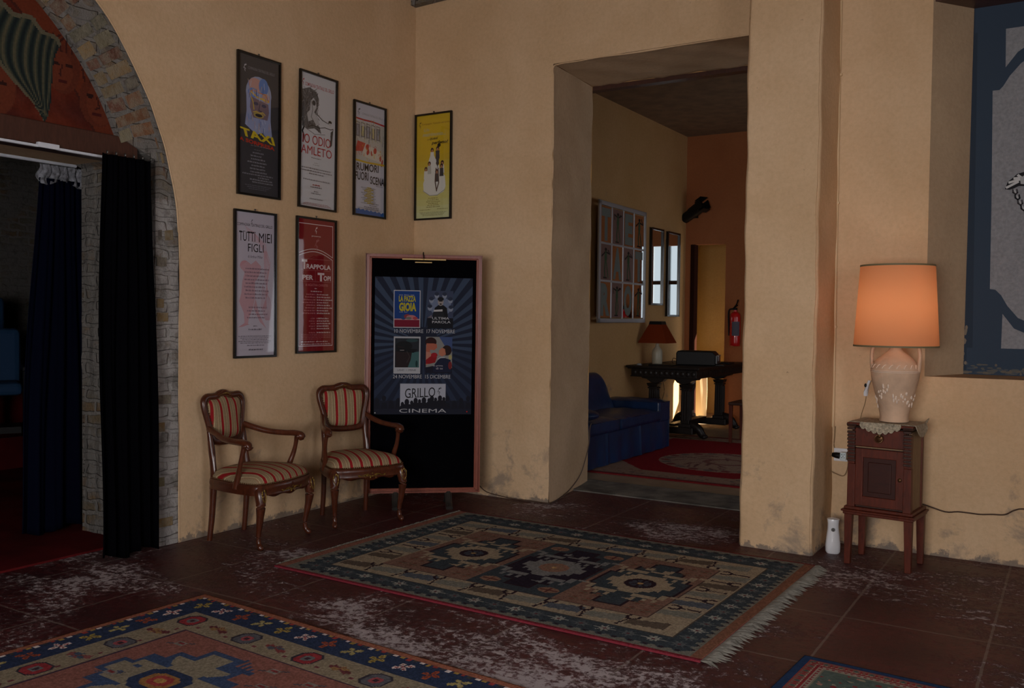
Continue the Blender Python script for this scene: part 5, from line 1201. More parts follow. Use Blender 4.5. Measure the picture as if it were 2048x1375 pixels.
w = MB(); w.box((-.03, AY - 1.6, 2.338), (-.008, -2.86, 2.352)); w.box((-.03, -3.29, 2.338), (.0, -3.17, 2.366)); tag(w.build('curtain_rail', M['white_rail'], None, bevel=.002), 'thin white curtain rail under the wooden arch beam', 'curtain rail')
w = MB(); w.sweep([(-.80, AY - 1.6, 2.405), (-.80, -2.56, 2.405)], (.017, .017), 12, sub=1); tag(w.build('curtain_pole', M['white_rail'], None, smooth=True), 'thick white curtain pole holding the navy curtain inside the arch', 'curtain pole')

# theatre seats in the dark hall
def seat(x, y, z, label):
    t = thing('theatre_chair', label, 'seat', (x, y, z), math.radians(62), 'blue theatre seats in the dark hall')
    w = MB(); w.box((-.24, .17, .38), (.24, .28, .98)); w.build('backrest', M['blue_seat'], t, bevel=.05)
    w = MB(); w.box((-.24, -.25, .36), (.24, .2, .48)); w.build('seat_cushion', M['blue_seat'], t, bevel=.04)
    w = MB(); w.box((-.23, -.2, .0), (.23, .16, .06)); w.box((-.05, -.05, 0), (.05, .05, .36)); w.build('base', M['black_plastic'], t)
    for s in (-1, 1): w = MB(); w.box((s*.27 - .03, -.22, .58), (s*.27 + .03, .22, .63)); w.box((s*.27 - .025, -.2, .0), (s*.27 + .025, -.14, .6)); w.build('armrest', M['black_plastic'], t, bevel=.01)
    return t
seat(-3.95, -1.38, .30, 'blue theatre seat on the lower tier closest to the navy curtain'); seat(-4.25, -2.25, .30, 'blue theatre seat on the lower tier cut by the picture edge'); seat(-5.0, -.95, .62, 'blue theatre seat on the upper tier in the dark hall')

# ================================================================== BEDSIDE CABINET, LAMP
A5 = math.radians(-6)
t = thing('bedside_cabinet', 'small reddish wooden bedside cabinet on tall tapered legs under the lit lamp', 'cabinet', (3.843, -.362, 0), A5); t.scale = (1.13, 1.06, 1)
hw, hd, zb, zt = .150, .128, .335, .838
for sx in (-1, 1):
    for sy in (-1, 1):
        w = MB(); w.frust(.0145, .0145, 0, .020, .020, .302, cx=sx * .152, cy=sy * .128 , dx=-sx * .003, dy=0); w.build('leg', M['cabinet'], t, bevel=.002)
w = MB(); w.box((-.176, -.155, .298), (.176, .150, .315)); w.box((-.184, -.164, .315), (.184, .155, .328)); w.box((-.172, -.150, .328), (.172, .146, .346)); w.build('base_moulding', M['cabinet'], t, bevel=.005)
w = MB(); w.box((-hw + .016, -hd + .012, .34), (hw - .016, hd, zt - .02)); w.build('carcass', M['cabinet_dark'], t)
for sx in (-1, 1):
    w = MB(); w.box((sx * hw - (.02 if sx > 0 else -.0), -hd + .03, .345), (sx * hw + (0 if sx > 0 else .02), hd - .03, zt - .03)); w.build('side_panel', M['cabinet_side'] if sx > 0 else M['cabinet'], t)
    w = MB(); w.box((sx * (hw - .011) - .017, hd - .032, .34), (sx * (hw - .011) + .017, hd, zt - .015)); w.build('rear_post', M['cabinet'], t, bevel=.002)
    # carved front corner pilasters flare out at the top
    w = MB(); c0 = sx * (hw - .010)
    w.frust(.020, .020, .342, .019, .019, .60, cx=c0, cy=-hd + .008); w.frust(.017, .019, .60, .018, .022, .79, cx=c0, cy=-hd + .004, dy=-.004); w.build('corner_post', M['cabinet'], t, bevel=.003)
    w = MB()
    for k in range(10): zz = .615 + k * .021; w.box((c0 - .020 + .001 * (k % 2), -hd - .022 - .0012 * k, zz), (c0 + .020 - .001 * (k % 2), -hd - .006, zz + .014))
    w.frust(.022, .018, .82, .026, .024, .838, cx=c0, cy=-hd - .004); w.build('carved_bracket', M['cabinet_dark'], t, bevel=.003)
w = MB(); w.box((-.128, -hd - .008, .708), (.128, -hd + .02, .815)); dr = w.build('drawer', M['cabinet'], t, bevel=.004)
w = MB(); w.sweep([(.020 * math.cos(a), -hd - .024 + .004 * math.sin(a), .762 + .022 * math.sin(a)) for a in np.linspace(0, 2*PI, 13)[:-1]], .0035, 6, closed=True, up=(0, 1, 0)); w.blob((0, -hd - .014, .778), (.012, .010, .012), 8, 5); w.blob((0, -hd - .010, .764), (.018, .004, .024), 10, 6); w.build('ring_pull', M['brass_nails'], dr, smooth=True)
w = MB(); w.box((-.128, -hd - .004, .700), (.128, -hd + .01, .706)); w.build('divider_rail', M['cabinet_side'], t)
w = MB(); y = -hd - .006
w.box((-.122, y, .356), (-.082, y + .024, .694)); w.box((.082, y, .356), (.122, y + .024, .694)); w.box((-.085, y, .356), (.085, y + .024, .412)); w.box((-.085, y, .642), (.085, y + .024, .694)); dr = w.build('door', M['cabinet'], t, bevel=.003)
w = MB(); w.box((-.088, y + .014, .408), (.088, y + .022, .646)); w.box((-.058, y + .006, .438), (.058, y + .018, .616)); w.build('door_panel', M['cabinet_panel'], dr, bevel=.004)
w = MB(); w.blob((.103, y - .003, .530), (.010, .006, .012), 10, 6); w.build('door_knob', M['brass_nails'], dr, smooth=True)
w = MB(); w.box((-.165, -.150, .830), (.165, .138, .846)); w.build('top', M['cabinet'], t, bevel=.005)
# crocheted cloth with a scalloped front drop
w = MB(); ztop = .850
w.add([(-.160, -.13, ztop), (.168, -.12, ztop), (.172, .13, ztop), (-.155, .135, ztop)], [(0, 1, 2, 3)])
nsc = 7
def lacefront(u, v):
    x = -.095 + .205 * u; sc = abs(math.sin(u * nsc * PI)); bow = math.sin(u * PI)
    drop = (.016 + .034 * bow + .013 * sc) * v
    return (x, -.156 - .006 * v - .004 * math.sin(v * 2), ztop + .001 - drop)
w.grid(lacefront, 70, 5); w.grid(lambda u, v: (-.095 + .205 * u, -.13 - .026 * v, ztop + .001), 10, 1)
w.grid(lambda u, v: (.168 + .010 * v, -.12 + .22 * u, ztop - .075 * v * (1 - abs(2 * u - 1) ** 2 * .6)), 16, 4)
w.grid(lambda u, v: (.155 + .02 * u, .10 + .04 * v, ztop + .025 * u * v), 3, 3)
o = w.build('crocheted_cloth', M['crochet'], None, fix=False); s = o.modifiers.new('thickness', 'SOLIDIFY'); s.thickness = .003
o.location = (3.843, -.362, 0); o.rotation_euler = (0, 0, A5); o.scale = (1.13, 1.06, 1); tag(o, 'cream crocheted cloth with scalloped edge between the cabinet and the big lamp', 'cloth')
# big lamp: amphora base, orange drum shade
lx, ly, lz = 3.882, -.368, .853
t = thing('table_lamp', 'lit table lamp with a pale two-handled amphora base and orange drum shade', 'lamp', (lx, ly, lz), A5)
w = MB(); w.lathe([(.066, 0), (.080, .002), (.083, .012), (.079, .022), (.081, .045), (.092, .10), (.108, .16), (.124, .22), (.133, .265), (.135, .295), (.133, .300), (.134, .306), (.130, .325), (.118, .352), (.094, .378), (.068, .398), (.046, .415), (.036, .430), (.034, .445), (.038, .452), (.038, .460), (.030, .463)], 48)
w.build('vase', M['terracotta'], t, smooth=True)
for s in (-1, 1):
    w = MB(); w.sweep([(s*.128, 0, .300), (s*.134, 0, .345), (s*.136, 0, .395), (s*.128, 0, .440), (s*.105, 0, .468), (s*.070, 0, .470), (s*.036, 0, .455)], [(.014, .020), (.012, .018), (.011, .016), (.012, .016), (.012, .015), (.011, .014), (.011, .013)], 8, sub=5, up=(0, 1, 0))
    w.build('handle', M['terracotta'], t, smooth=True)
w = MB()
for k in range(20):
    a0 = 2 * PI * k / 20
    w.sweep([((.1315 - .018 * q) * math.cos(a0 + q * .30), (.1315 - .018 * q) * math.sin(a0 + q * .30), .318 + .022 * math.sin(q * PI)) for q in (0, .35, .7, 1)], .0028, 5)
for zz in (.296, .304): w.sweep([(.1365 * math.cos(a), .1365 * math.sin(a), zz) for a in np.linspace(0, 2*PI, 25)[:-1]], .0022, 5, closed=True, sub=2)
rs_ = random.Random(21)
for a0 in (-2.6, -2.15, -1.75, -1.25, -.85, -.4, .2, 1.2, 2.2):       # small raised figures
    z_ = rs_.uniform(.11, .20)
    for k in range(6):
        a = a0 + rs_.uniform(-.16, .16); z = z_ + rs_.uniform(-.035, .035); r_ = .081 + (z - .045) * .24 + .0; r_ = np.interp(z, [.045, .10, .16, .22, .265], [.081, .092, .108, .124, .133])
        w.blob((r_ * math.cos(a), r_ * math.sin(a), z), (.006, .006, rs_.uniform(.006, .016)), 7, 5)
w.build('relief_band', M['relief'], t, smooth=True)
sz0, sz1, sr0, sr1 = 1.300 - lz, 1.772 - lz, .236, .206
w = MB(); w.lathe([(sr0, sz0), (sr0 + (sr1 - sr0) * .5, (sz0 + sz1) / 2), (sr1, sz1)], 64, cap=False); w.build('lamp_shade', M['shade'], t, smooth=True)
for r_, z_ in ((sr0, sz0), (sr1, sz1)):
    w = MB(); w.lathe([(r_ + .0015, z_ - .004), (r_ + .0015, z_ + .006), (r_ - .0015, z_ + .006), (r_ - .0015, z_ - .004), (r_ + .0015, z_ - .004)], 64, cap=False); w.build('shade_trim', plain('grey_green_trim', rgb(112, 104, 74), .7), t, smooth=True)
w = MB(); w.lathe([(.012, .46), (.012, .52), (.018, .525), (.018, .56), (.010, .565)], 16)
for k in range(3): a = k * 2 * PI / 3; w.sweep([(0, 0, sz1 - .06), (sr1 * .97 * math.cos(a), sr1 * .97 * math.sin(a), sz1 - .004)], .002, 5, sub=1)
w.sweep([(0, 0, .56), (.05, 0, .62), (.05, 0, .72), (0, 0, sz1 - .06)], .0018, 5); w.build('lamp_holder', M['brass'], t, smooth=True)
bulbm = bpy.data.materials.new('lit_bulb'); bulbm.use_nodes = True; b_ = bulbm.node_tree.nodes['Principled BSDF']; b_.inputs['Emission Color'].default_value = (1, .68, .42, 1); b_.inputs['Emission Strength'].default_value = 8
w = MB(); w.lathe([(.012, .565), (.016, .58), (.028, .605), (.031, .628), (.024, .650), (.008, .661)], 20); w.build('light_bulb', bulbm, t, smooth=True)
bl_ = lamp('lamp_bulb_light', 'POINT', (lx, ly, lz + .70), .95, (1, .72, .48), radius=.035)
# flex with an inline switch, down behind the cabinet to the socket
w = MB(); c = Vector((lx, ly, 0)); Rm = Matrix.Rotation(-A5, 3, 'Z')
def loc(p): return tuple(Rm @ (Vector(p) - Vector((lx, ly, lz))))
flex = [(3.882, -.30, 1.28), (3.80, -.31, 1.20), (3.745, -.30, 1.10), (3.712, -.285, 1.02), (3.700, -.27, .95), (3.675, -.235, .88), (3.655, -.20, .82), (3.600, -.10, .72), (3.575, -.04, .66), (3.560, -.028, .58), (3.555, -.03, .50), (3.535, -.035, .448), (3.495, -.035, .452), (3.445, -.03, .475), (3.432, -.035, .52), (3.447, -.05, .565), (3.478, -.075, .583)]
w.sweep([loc(p) for p in flex], .0028, 6, sub=4); w.build('flex', M['cable_pale'], t, smooth=True)
w = MB(); w.sweep([loc((3.702, -.275, .99)), loc((3.706, -.28, 1.02)), loc((3.716, -.283, 1.055)), loc((3.724, -.286, 1.085))], [(.012, .009), (.017, .011), (.016, .011), (.009, .007)], 8); sw = w.build('inline_switch', M['white_plastic'], t, smooth=True)
w = MB(); w.blob(loc((3.704, -.297, 1.055)), (.008, .005, .012), 8, 5); w.build('switch_button', M['black_plastic'], sw)
w = MB(); w.sweep([loc((3.470, -.072, .583)), loc((3.495, -.078, .582)), loc((3.515, -.078, .580))], [(.012, .014), (.018, .019), (.019, .020)], 10); w.build('plug', M['black_plastic'], t, smooth=True)
# socket
t = thing('wall_socket', 'white wall socket with an adapter beside the cabinet', 'socket', (3.507, 0, .578))
w = MB(); w.box((-.043, -.012, -.042), (.043, .006, .042)); w.build('cover_plate', M['white_plastic'], t, bevel=.004)
w = MB(); w.box((.008, -.070, -.026), (.046, -.012, .024)); ad = w.build('adapter', plain('white_adapter', rgb(206, 220, 222), .35), t, bevel=.004)
w = MB()
for (a, b) in ((.02, .010), (.034, .010), (.02, -.010), (.034, -.010), (.027, 0)): w.blob((a, -.070, b), (.003, .002, .003), 6, 4)
w.build('socket_holes', M['black_plastic'], ad)
# air freshener
w = MB(); n = 28; prof = [(.036, .032, .0), (.044, .038, .012), (.045, .038, .05), (.040, .034, .10), (.034, .029, .15), (.033, .028, .185), (.037, .031, .212), (.036, .030, .214), (.004, .004, .206)]
t = thing('air_freshener', 'white waisted plastic air freshener standing on the floor beside the pilaster', 'air freshener', (3.530, -.285, 0), math.radians(12))
vs = [(a * math.copysign(abs(math.cos(q)) ** .8, math.cos(q)), b * math.copysign(abs(math.sin(q)) ** .8, math.sin(q)), z) for a, b, z in prof for q in [2 * PI * k / n for k in range(n)]]
fs = [(i*n+k, i*n+(k+1) % n, (i+1)*n+(k+1) % n, (i+1)*n+k) for i in range(len(prof) - 1) for k in range(n)] + [tuple(range(n))[::-1]]
w.add(vs, fs); w.build('casing', M['white_plastic'], t, smooth=True)
w = MB(); w.sweep([(.010 * math.cos(a), -.0305, .150 + .010 * math.sin(a)) for a in np.linspace(0, 2*PI, 13)[:-1]], .002, 6, closed=True, up=(0, 1, 0), sub=2); w.blob((0, -.030, .150), (.0075, .003, .0075), 10, 6); w.build('sensor_badge', M['metal'], t, smooth=True)
# conduit and cables
w = MB(); w.sweep([(3.448 + .0, -.012, 4.5), (3.449, -.012, 3.3), (3.452, -.012, 2.0), (3.456, -.012, .755)], .009, 10, sub=2); t = w.build('cable_conduit', M['conduit'], None, smooth=True)
tag(t, 'thin painted conduit running down the wall beside the pilaster', 'conduit')
w = MB()
for z in (3.02, 2.2, 1.4): w = MB(); w.box((3.438, -.022, z), (3.466, 0, z + .014)); w.build('clip', M['conduit'], t)
w = MB(); w.sweep([(3.468, -.006, .76), (3.466, -.006, .70), (3.463, -.006, .64), (3.47, -.006, .61)], .004, 6); w.build('bare_cable', M['cable_pale'], t)
w = MB(); w.sweep([(3.56, -.03, .50), (3.70, -.03, .42), (3.90, -.03, .34), (4.018, -.02, .313), (4.131, -.015, .283), (4.20, -.012, .291), (4.269, -.012, .291), (4.323, -.012, .290), (4.39, -.012, .298), (4.455, -.012, .305), (4.507, -.012, .338), (4.58, -.012, .352), (4.9, -.012, .36)], .0045, 6, sub=4)
tag(w.build('power_cable', M['cable'], None, smooth=True), 'dark brown cable drooping along the wall from behind the cabinet', 'cable')
w = MB(); w.sweep([(.905, -.33, .15), (.93, -.26, .09), (.985, -.14, .045), (1.05, -.05, .015), (1.15, -.018, .010), (1.25, -.018, .009), (1.335, -.020, .010), (1.352, .05, .012), (1.30, .30, .012), (1.255, .52, .035), (1.215, .76, .11), (1.190, .91, .24), (1.180, .985, .36), (1.178, 1.0, .47), (1.180, 1.02, .52)], .0042, 6, sub=4)
tag(w.build('power_cable', M['cable'], None, smooth=True), 'thin cable from the notice board along the skirting and up the doorway edge', 'cable')

# ================================================================== PAINTED PANEL IN THE NICHE
t = thing('niche_painting', 'grey panel with blue scrolled border and a hand holding a chain, set in the niche', 'painting', (0, 0, 0))
NV = rgb(50, 64, 80); NV2 = rgb(42, 54, 68); GRP_ = rgb(142, 144, 148)
w = MB(); y = WD + .004; w.box((WX0 + .15, y, WZ0), (WX1 + .02, y + .05, WZ1 + .02), GRP_); w.build('board', M['paint'], t)
p = Print(1.0, 1.0, GRP_, y - .001, x0=0, z0=0); p.mb = MB(); p.k = 0
def pz(pts, c): p.poly([(x, z) for x, z in pts], c)
xr = WX1
pz([(4.16, WZ0), (4.325, WZ0), (4.318, 2.2), (4.300, WZ1), (4.16, WZ1)], NV)
pz([(4.16, WZ0), (4.235, WZ0), (4.225, 2.2), (4.215, WZ1), (4.16, WZ1)], NV2)
pz([(4.2, 3.255), (xr, 3.262), (xr, WZ1 + .02), (4.2, WZ1 + .02)], NV); pz([(4.2, WZ0), (xr, WZ0), (xr, 1.285), (4.2, 1.285)], NV)
# scrolls cutting the corners
def band(c0, r0, r1, a0, a1, n=14): return [(c0[0] + r0 * math.cos(a0 + (a1 - a0) * k / n), c0[1] + r0 * math.sin(a0 + (a1 - a0) * k / n)) for k in range(n + 1)] + [(c0[0] + r1 * math.cos(a1 + (a0 - a1) * k / n), c0[1] + r1 * math.sin(a1 + (a0 - a1) * k / n)) for k in range(n + 1)]
pz([(4.30, 2.885), (4.345, 2.885), (4.365, 2.905), (4.40, 2.965), (4.46, 3.035), (4.56, 3.10), (4.70, 3.135), (4.9, 3.14), (4.9, 3.20), (4.68, 3.20), (4.53, 3.165), (4.44, 3.105), (4.376, 3.02), (4.372, 3.26), (4.30, 3.26)], NV)
pz([(4.32, 1.655), (4.352, 1.650), (4.385, 1.615), (4.42, 1.55), (4.48, 1.475), (4.60, 1.42), (4.8, 1.40), (4.8, 1.335), (4.58, 1.355), (4.46, 1.41), (4.395, 1.50), (4.392, 1.28), (4.32, 1.28)], NV)
rs_ = random.Random(2)
for k in range(150):
    x = rs_.uniform(4.17, xr); z = WZ0 + .02 + abs(rs_.gauss(0, .022)); p.ell(x, z, rs_.uniform(.006, .028), rs_.uniform(.003, .010), rs_.choice([rgb(88, 88, 84), rgb(74, 80, 86), rgb(100, 94, 84)]), 7)
for k in range(14): z = rs_.uniform(1.15, 1.6); p.ell(4.185 + rs_.uniform(-.01, .02), z, .008, rs_.uniform(.006, .02), rgb(120, 110, 96), 7)
# the hand and the chain
D, LG, MG = rgb(30, 30, 34), rgb(190, 192, 192), rgb(120, 122, 124)
hx, hz = 4.425, 2.315
pz([(hx - .035, hz - .045), (hx - .02, hz + .0), (hx + .01, hz + .025), (hx + .03, hz + .045), (hx + .07, hz + .055), (hx + .10, hz + .04), (hx + .26, hz + .05), (hx + .26, hz - .04), (hx + .10, hz - .035), (hx + .04, hz - .03), (hx + .01, hz - .045), (hx - .01, hz - .05)], D)
for (a, b, c_, d) in ((-.025, -.035, .015, .010), (-.012, -.005, .03, .013), (.015, .018, .035, .012), (.035, .036, .028, .010)): p.line([(hx + a, hz + b), (hx + c_ + .02, hz + d + b * .4)], .014, LG)
pz([(hx + .045, hz + .02), (hx + .09, hz + .045), (hx + .12, hz + .03), (hx + .24, hz + .04), (hx + .24, hz - .03), (hx + .10, hz - .025), (hx + .05, hz - .018)], rgb(166, 170, 170)); p.line([(hx + .10, hz + .04), (hx + .095, hz - .02)], .005, D); p.ell(hx + .082, hz - .055, .012, .012, D, 10)
cx2, cz2 = hx + .02, hz - .05
for k in range(9):
    a = cx2 + k * .012 + .0012 * k * k; b = cz2 - .034 * k
    p.line([(a - .012, b), (a - .010, b - .018), (a + .004, b - .03), (a + .014, b - .02), (a + .010, b)], .008, D if k % 2 else rgb(60, 58, 62)); p.line([(a - .002, b - .004), (a + .004, b - .02)], .005, LG)
p.build('painting', t)

# ================================================================== SECOND ROOM
# blue leather sofa
t = thing('sofa', 'dark blue leather sofa with skirted base in the room beyond the doorway', 'sofa', (.55, 2.2, .012))
ox, oy = .55, 2.2
def cush(name, x0, x1, y0, y1, z0, z1, puff=.03, mat='leather', bev=.035):
    w = MB()
    def f(u, v, top):
        bx = 1 - abs(2*u-1) ** 4; by_ = 1 - abs(2*v-1) ** 4
        return (x0 + (x1-x0)*u - ox, y0 + (y1-y0)*v - oy, (z1 - puff + puff * bx * by_ + .004 * math.sin(u*17+v*9)) if top else z0)
    nu = 14; w.grid(lambda u, v: f(u, v, True), nu, nu); w.grid(lambda u, v: f(u, v, False), nu, nu)
    for q in (lambda u, v: (x0 + (x1-x0)*u - ox, y0 - oy, z0 + (z1-puff-z0)*v), lambda u, v: (x0 + (x1-x0)*u - ox, y1 - oy, z0 + (z1-puff-z0)*v), lambda u, v: (x0 - ox, y0 + (y1-y0)*u - oy, z0 + (z1-puff-z0)*v), lambda u, v: (x1 - ox, y0 + (y1-y0)*u - oy, z0 + (z1-puff-z0)*v)): w.grid(q, nu, 2)
    bm_ = w.build(name, M[mat], t, smooth=True)
    bme = bmesh.new(); bme.from_mesh(bm_.data); bmesh.ops.remove_doubles(bme, verts=bme.verts, dist=.0005); bmesh.ops.recalc_face_normals(bme, faces=bme.faces); bme.to_mesh(bm_.data); bme.free()
    b = bm_.modifiers.new('bevel', 'BEVEL'); b.width = bev; b.segments = 4; b.limit_method = 'ANGLE'; b.angle_limit = math.radians(50)
    return bm_
w = MB(); pts = []
def skirt(u, v):
    y = 1.12 + 2.30 * u; d = .008 * math.sin(u * 50) * (1 - v) + (.012 if (abs(u - .32) < .006 or abs(u - .66) < .006) else 0)
    return (.93 - ox + .012 * (1 - v) + d, y - oy, .012 + .325 * v)
w.grid(skirt, 120, 4); w.grid(lambda u, v: (.20 + .74 * u - ox, 3.425 - oy + .006 * math.sin(u * 20) * (1 - v), .012 + .50 * v), 20, 4)
w.grid(lambda u, v: (.20 + .74 * u - ox, 1.10 - oy, .012 + .325 * v), 4, 2); w.grid(lambda u, v: (.20 + .74 * u - ox, 1.10 + 2.32 * v - oy, .335), 4, 4)
w.build('skirted_base', M['leather'], t, smooth=True)
cush('seat_cushion', .38, .975, 1.12, 2.08, .32, .475, .035); cush('seat_cushion', .38, .97, 2.09, 3.13, .32, .465, .035)
cush('armrest', .22, .945, 3.13, 3.44, .30, .545, .03)
# back: leaning, rounded top that slopes down to the arm
w = MB()
def back(u, v):
    a = v * PI; y = 1.10 + 2.15 * u; h = .83 - (.30 * max(0, (u - .86) / .14) ** 2)
    if v < .3: x, z = .42 - .10 * v / .3, .42 + (h - .12 - .42) * v / .3
    elif v < .7: q = (v - .3) / .4 * PI; x, z = .23 + .09 * math.cos(q), h - .12 + .12 * math.sin(q)
    else: x, z = .14, (h - .12) * (1 - (v - .7) / .3) + .02
    return (x - ox, y - oy, z)
w.grid(back, 40, 30); w.build('backrest', M['leather'], t, smooth=True)
w = MB(); w.grid(lambda u, v: (back(1, v)[0] * (1 - u) + (.28 - ox) * u, back(1, v)[1], back(1, v)[2] * (1 - u) + .4 * u), 3, 30); w.build('back_end_panel', M['leather'], t, smooth=True)
# a loose round pad on the sofa
w = MB(); w.blob((.80, 1.42, .538), (.24, .22, .062), 24, 12); tag(w.build('sofa_pillow', M['leather'], None, smooth=True), 'rounded dark blue pad lying on the sofa at the doorway edge', 'pillow')

# carved dark table with two trestles
t = thing('trestle_table', 'long carved black oak table on twin-column trestles against the far left corner', 'table', (.60, 4.95, .014))
tx, ty = .60, 4.95
w = MB(); w.box((-.47, -.94, .835), (.46, .90, .862)); w.box((-.455, -.92, .822), (.445, .88, .835)); w.build('tabletop', M['dark_oak'], t, bevel=.006)
w = MB(); w.box((-.42, -.88, .730), (.41, .84, .822)); w.box((-.43, -.89, .726), (.42, .85, .738)); w.build('apron', M['dark_oak'], t, bevel=.004)
w = MB()
for k in range(26): yy = -.86 + k * .066; w.blob((.412, yy, .778), (.006, .026, .030), 8, 5)
for k in range(12): w.blob((-.38 + k * .068, -.882, .778), (.026, .006, .030), 8, 5)
w.build('carved_frieze', M['dark_oak'], t, smooth=True)
for yy in (-.64, .56):
    w = MB(); w.prism([(-.38, .73), (-.36, .70), (-.30, .69), (-.25, .655), (-.19, .64), (-.10, .66), (-.06, .70), (.06, .70), (.10, .66), (.17, .64), (.24, .655), (.29, .69), (.35, .70), (.37, .73)], yy - .06, yy + .06); w.build('bracket', M['dark_oak'], t, bevel=.006)
    for xx in (-.22, .20):
        w = MB()
        w.frust(.075, .07, .13, .07, .065, .17, cx=xx, cy=yy); w.frust(.055, .05, .17, .050, .048, .60, cx=xx, cy=yy); w.frust(.060, .058, .60, .075, .068, .64, cx=xx, cy=yy)
        for k in (-1, 0, 1): w.box((xx + k*.03 - .007, yy - .057, .21), (xx + k*.03 + .007, yy - .045, .56)); w.box((xx + .045, yy + k*.03 - .007, .21), (xx + .060, yy + k*.03 + .007, .56))
        w.frust(.062, .058, .575, .062, .058, .592, cx=xx, cy=yy)
        w.build('column', M['dark_oak'], t, bevel=.004)
    w = MB(); w.box((-.33, yy - .07, .045), (.31, yy + .07, .13))
    ft = w.build('foot_rail', M['dark_oak'], t, bevel=.012)
    for s in (-1, 1):
        w = MB(); w.sweep([(s*.22, yy, .16), (s*.29, yy, .15), (s*.36, yy, .11), (s*.40, yy, .055), (s*.43, yy, .03)], [(.045, .03), (.055, .045), (.055, .05), (.05, .04), (.035, .025)], 10, sub=4, up=(0, 1, 0))
        for k in (-1, 0, 1): w.blob((s*.435, yy + k*.032, .026), (.030, .017, .024), 8, 6)
        w.build('lion_paw_foot', M['dark_oak'], ft, smooth=True)
w = MB(); w.box((-.06, -.60, .10), (.04, .52, .15)); w.build('stretcher', M['dark_oak'], t, bevel=.006)

# small lamp on the table
t = thing('table_lamp', 'unlit small lamp with a rust pyramid shade and grey bottle base on the dark table', 'lamp', (.325, 4.52, .876))
w = MB(); w.lathe([(.058, 0), (.064, .01), (.066, .08), (.066, .14), (.058, .18), (.036, .205), (.024, .225), (.022, .24), (.024, .25), (.014, .255), (.012, .30)], 24); w.build('bottle_base', M['stoneware'], t, smooth=True)
w = MB()
def ps(a, b, z): return [(-a, -b, z), (a, -b, z), (a, b, z), (-a, b, z)]
w.add(ps(.19, .17, .265) + ps(.075, .07, .515), [(0, 1, 5, 4), (1, 2, 6, 5), (2, 3, 7, 6), (3, 0, 4, 7)]); w.build('lamp_shade', M['rust_shade'], t)
w = MB(); w.add(ps(.085, .08, .495) + ps(.076, .071, .535), [(0, 1, 5, 4), (1, 2, 6, 5), (2, 3, 7, 6), (3, 0, 4, 7), (4, 5, 6, 7)]); w.build('shade_collar', M['black_plastic'], t)
# printer
t = thing('printer', 'black desktop printer with a small screen on the dark table', 'printer', (.78, 4.72, .876), math.radians(12))
w = MB(); w.prism([(-.24, 0), (.24, 0), (.24, .13), (.20, .172), (-.22, .176), (-.24, .15)], -.17, .17); w.build('body', M['black_plastic'], t, bevel=.012)
w = MB(); w.box((.236, -.15, .02), (.262, .15, .128)); fp = w.build('front_panel', plain('dark_grey_plastic', rgb(40, 40, 44), .3), t, bevel=.006)
w = MB(); w.box((.258, -.05, .055), (.267, .03, .115)); w.build('screen', plain('dim_screen', rgb(96, 100, 110), .15), fp)
w = MB(); w.box((.262, -.14, .118), (.268, .14, .126)); w.build('chrome_strip', M['silver'], fp)
w = MB(); w.box((.23, -.12, .0), (.34, .12, .012)); w.build('paper_tray', M['black_plastic'], t)
for (a, b, sz, lb, nm, mt, ct) in ((.52, 4.25, (.15, .11, .012), 'dark flat folder lying at the near end of the dark table', 'folder', 'black_plastic', 'folder'), (.98, 5.2, (.08, .10, .02), 'dark flat box lying beyond the printer on the table', 'flat_box', 'black_plastic', 'box')):
    w = MB(); w.box((a - sz[0], b - sz[1], .8765), (a + sz[0], b + sz[1], .8765 + sz[2])); tag(w.build(nm, M[mt], None, bevel=.003), lb, ct)
w = MB(); w.lathe([(.034, .8765), (.036, .882), (.028, .887), (.030, .897), (.0, .898)], 16, c=(.26, 4.12)); tag(w.build('glass_dish', plain('clear_grey_glass', rgb(150, 150, 150), .1), None, smooth=True), 'small grey glass dish at the near left corner of the dark table', 'dish')
w = MB(); w.sweep([(.60, 4.60, .875), (.55, 4.62, .93), (.47, 4.7, .95), (.42, 4.78, .90), (.40, 4.84, .872), (.18, 4.9, .868), (.125, 4.92, .70), (.14, 5.0, .5), (.12, 5.1, .3), (.13, 5.2, .02)], .004, 6); w.sweep([(.125, 5.15, .70), (.13, 5.25, .5), (.125, 5.2, .35), (.13, 5.32, .2), (.13, 5.3, .02)], .004, 6); w.sweep([(.125, 5.0, .60), (.13, 5.1, .4), (.125, 5.35, .33), (.13, 5.42, .12), (.14, 5.4, .02)], .004, 6)
tag(w.build('loose_cable', M['cable'], None), 'loose black cables hanging behind the dark table', 'cable')
# wooden chair leg and rail seen at the pilaster edge
t = thing('wooden_chair', 'brown wooden chair half hidden by the pilaster beside the dark table', 'chair', (1.60, 4.36, .014), math.radians(-90))
for (x, y, h) in ((-.19, .19, .98), (.19, .19, .98), (-.2, -.2, .44), (.2, -.2, .44)): w = MB(); w.frust(.016, .016, 0, .020, .020, h, cx=x, cy=y, dy=.0); w.build('leg', M['cabinet'], t, bevel=.003)
w = MB(); w.box((-.22, -.23, .44), (.22, .21, .475)); w.build('seat', M['cabinet_dark'], t, bevel=.01)
w = MB(); w.box((-.18, .18, .86), (.18, .20, .96)); w.box((-.18, .18, .62), (.18, .2, .67)); w.build('backrest', M['cabinet'], t, bevel=.006)
# pale bin in the passage
w = MB(); w.lathe([(.13, .0), (.150, .02), (.158, .40), (.152, .66), (.130, .74), (.085, .79), (.02, .81)], 32, c=(.02, 6.75)); tag(w.build('waste_bin', M['cream_metal'], None, smooth=True), 'tall cream round-topped bin seen under the dark table', 'bin')
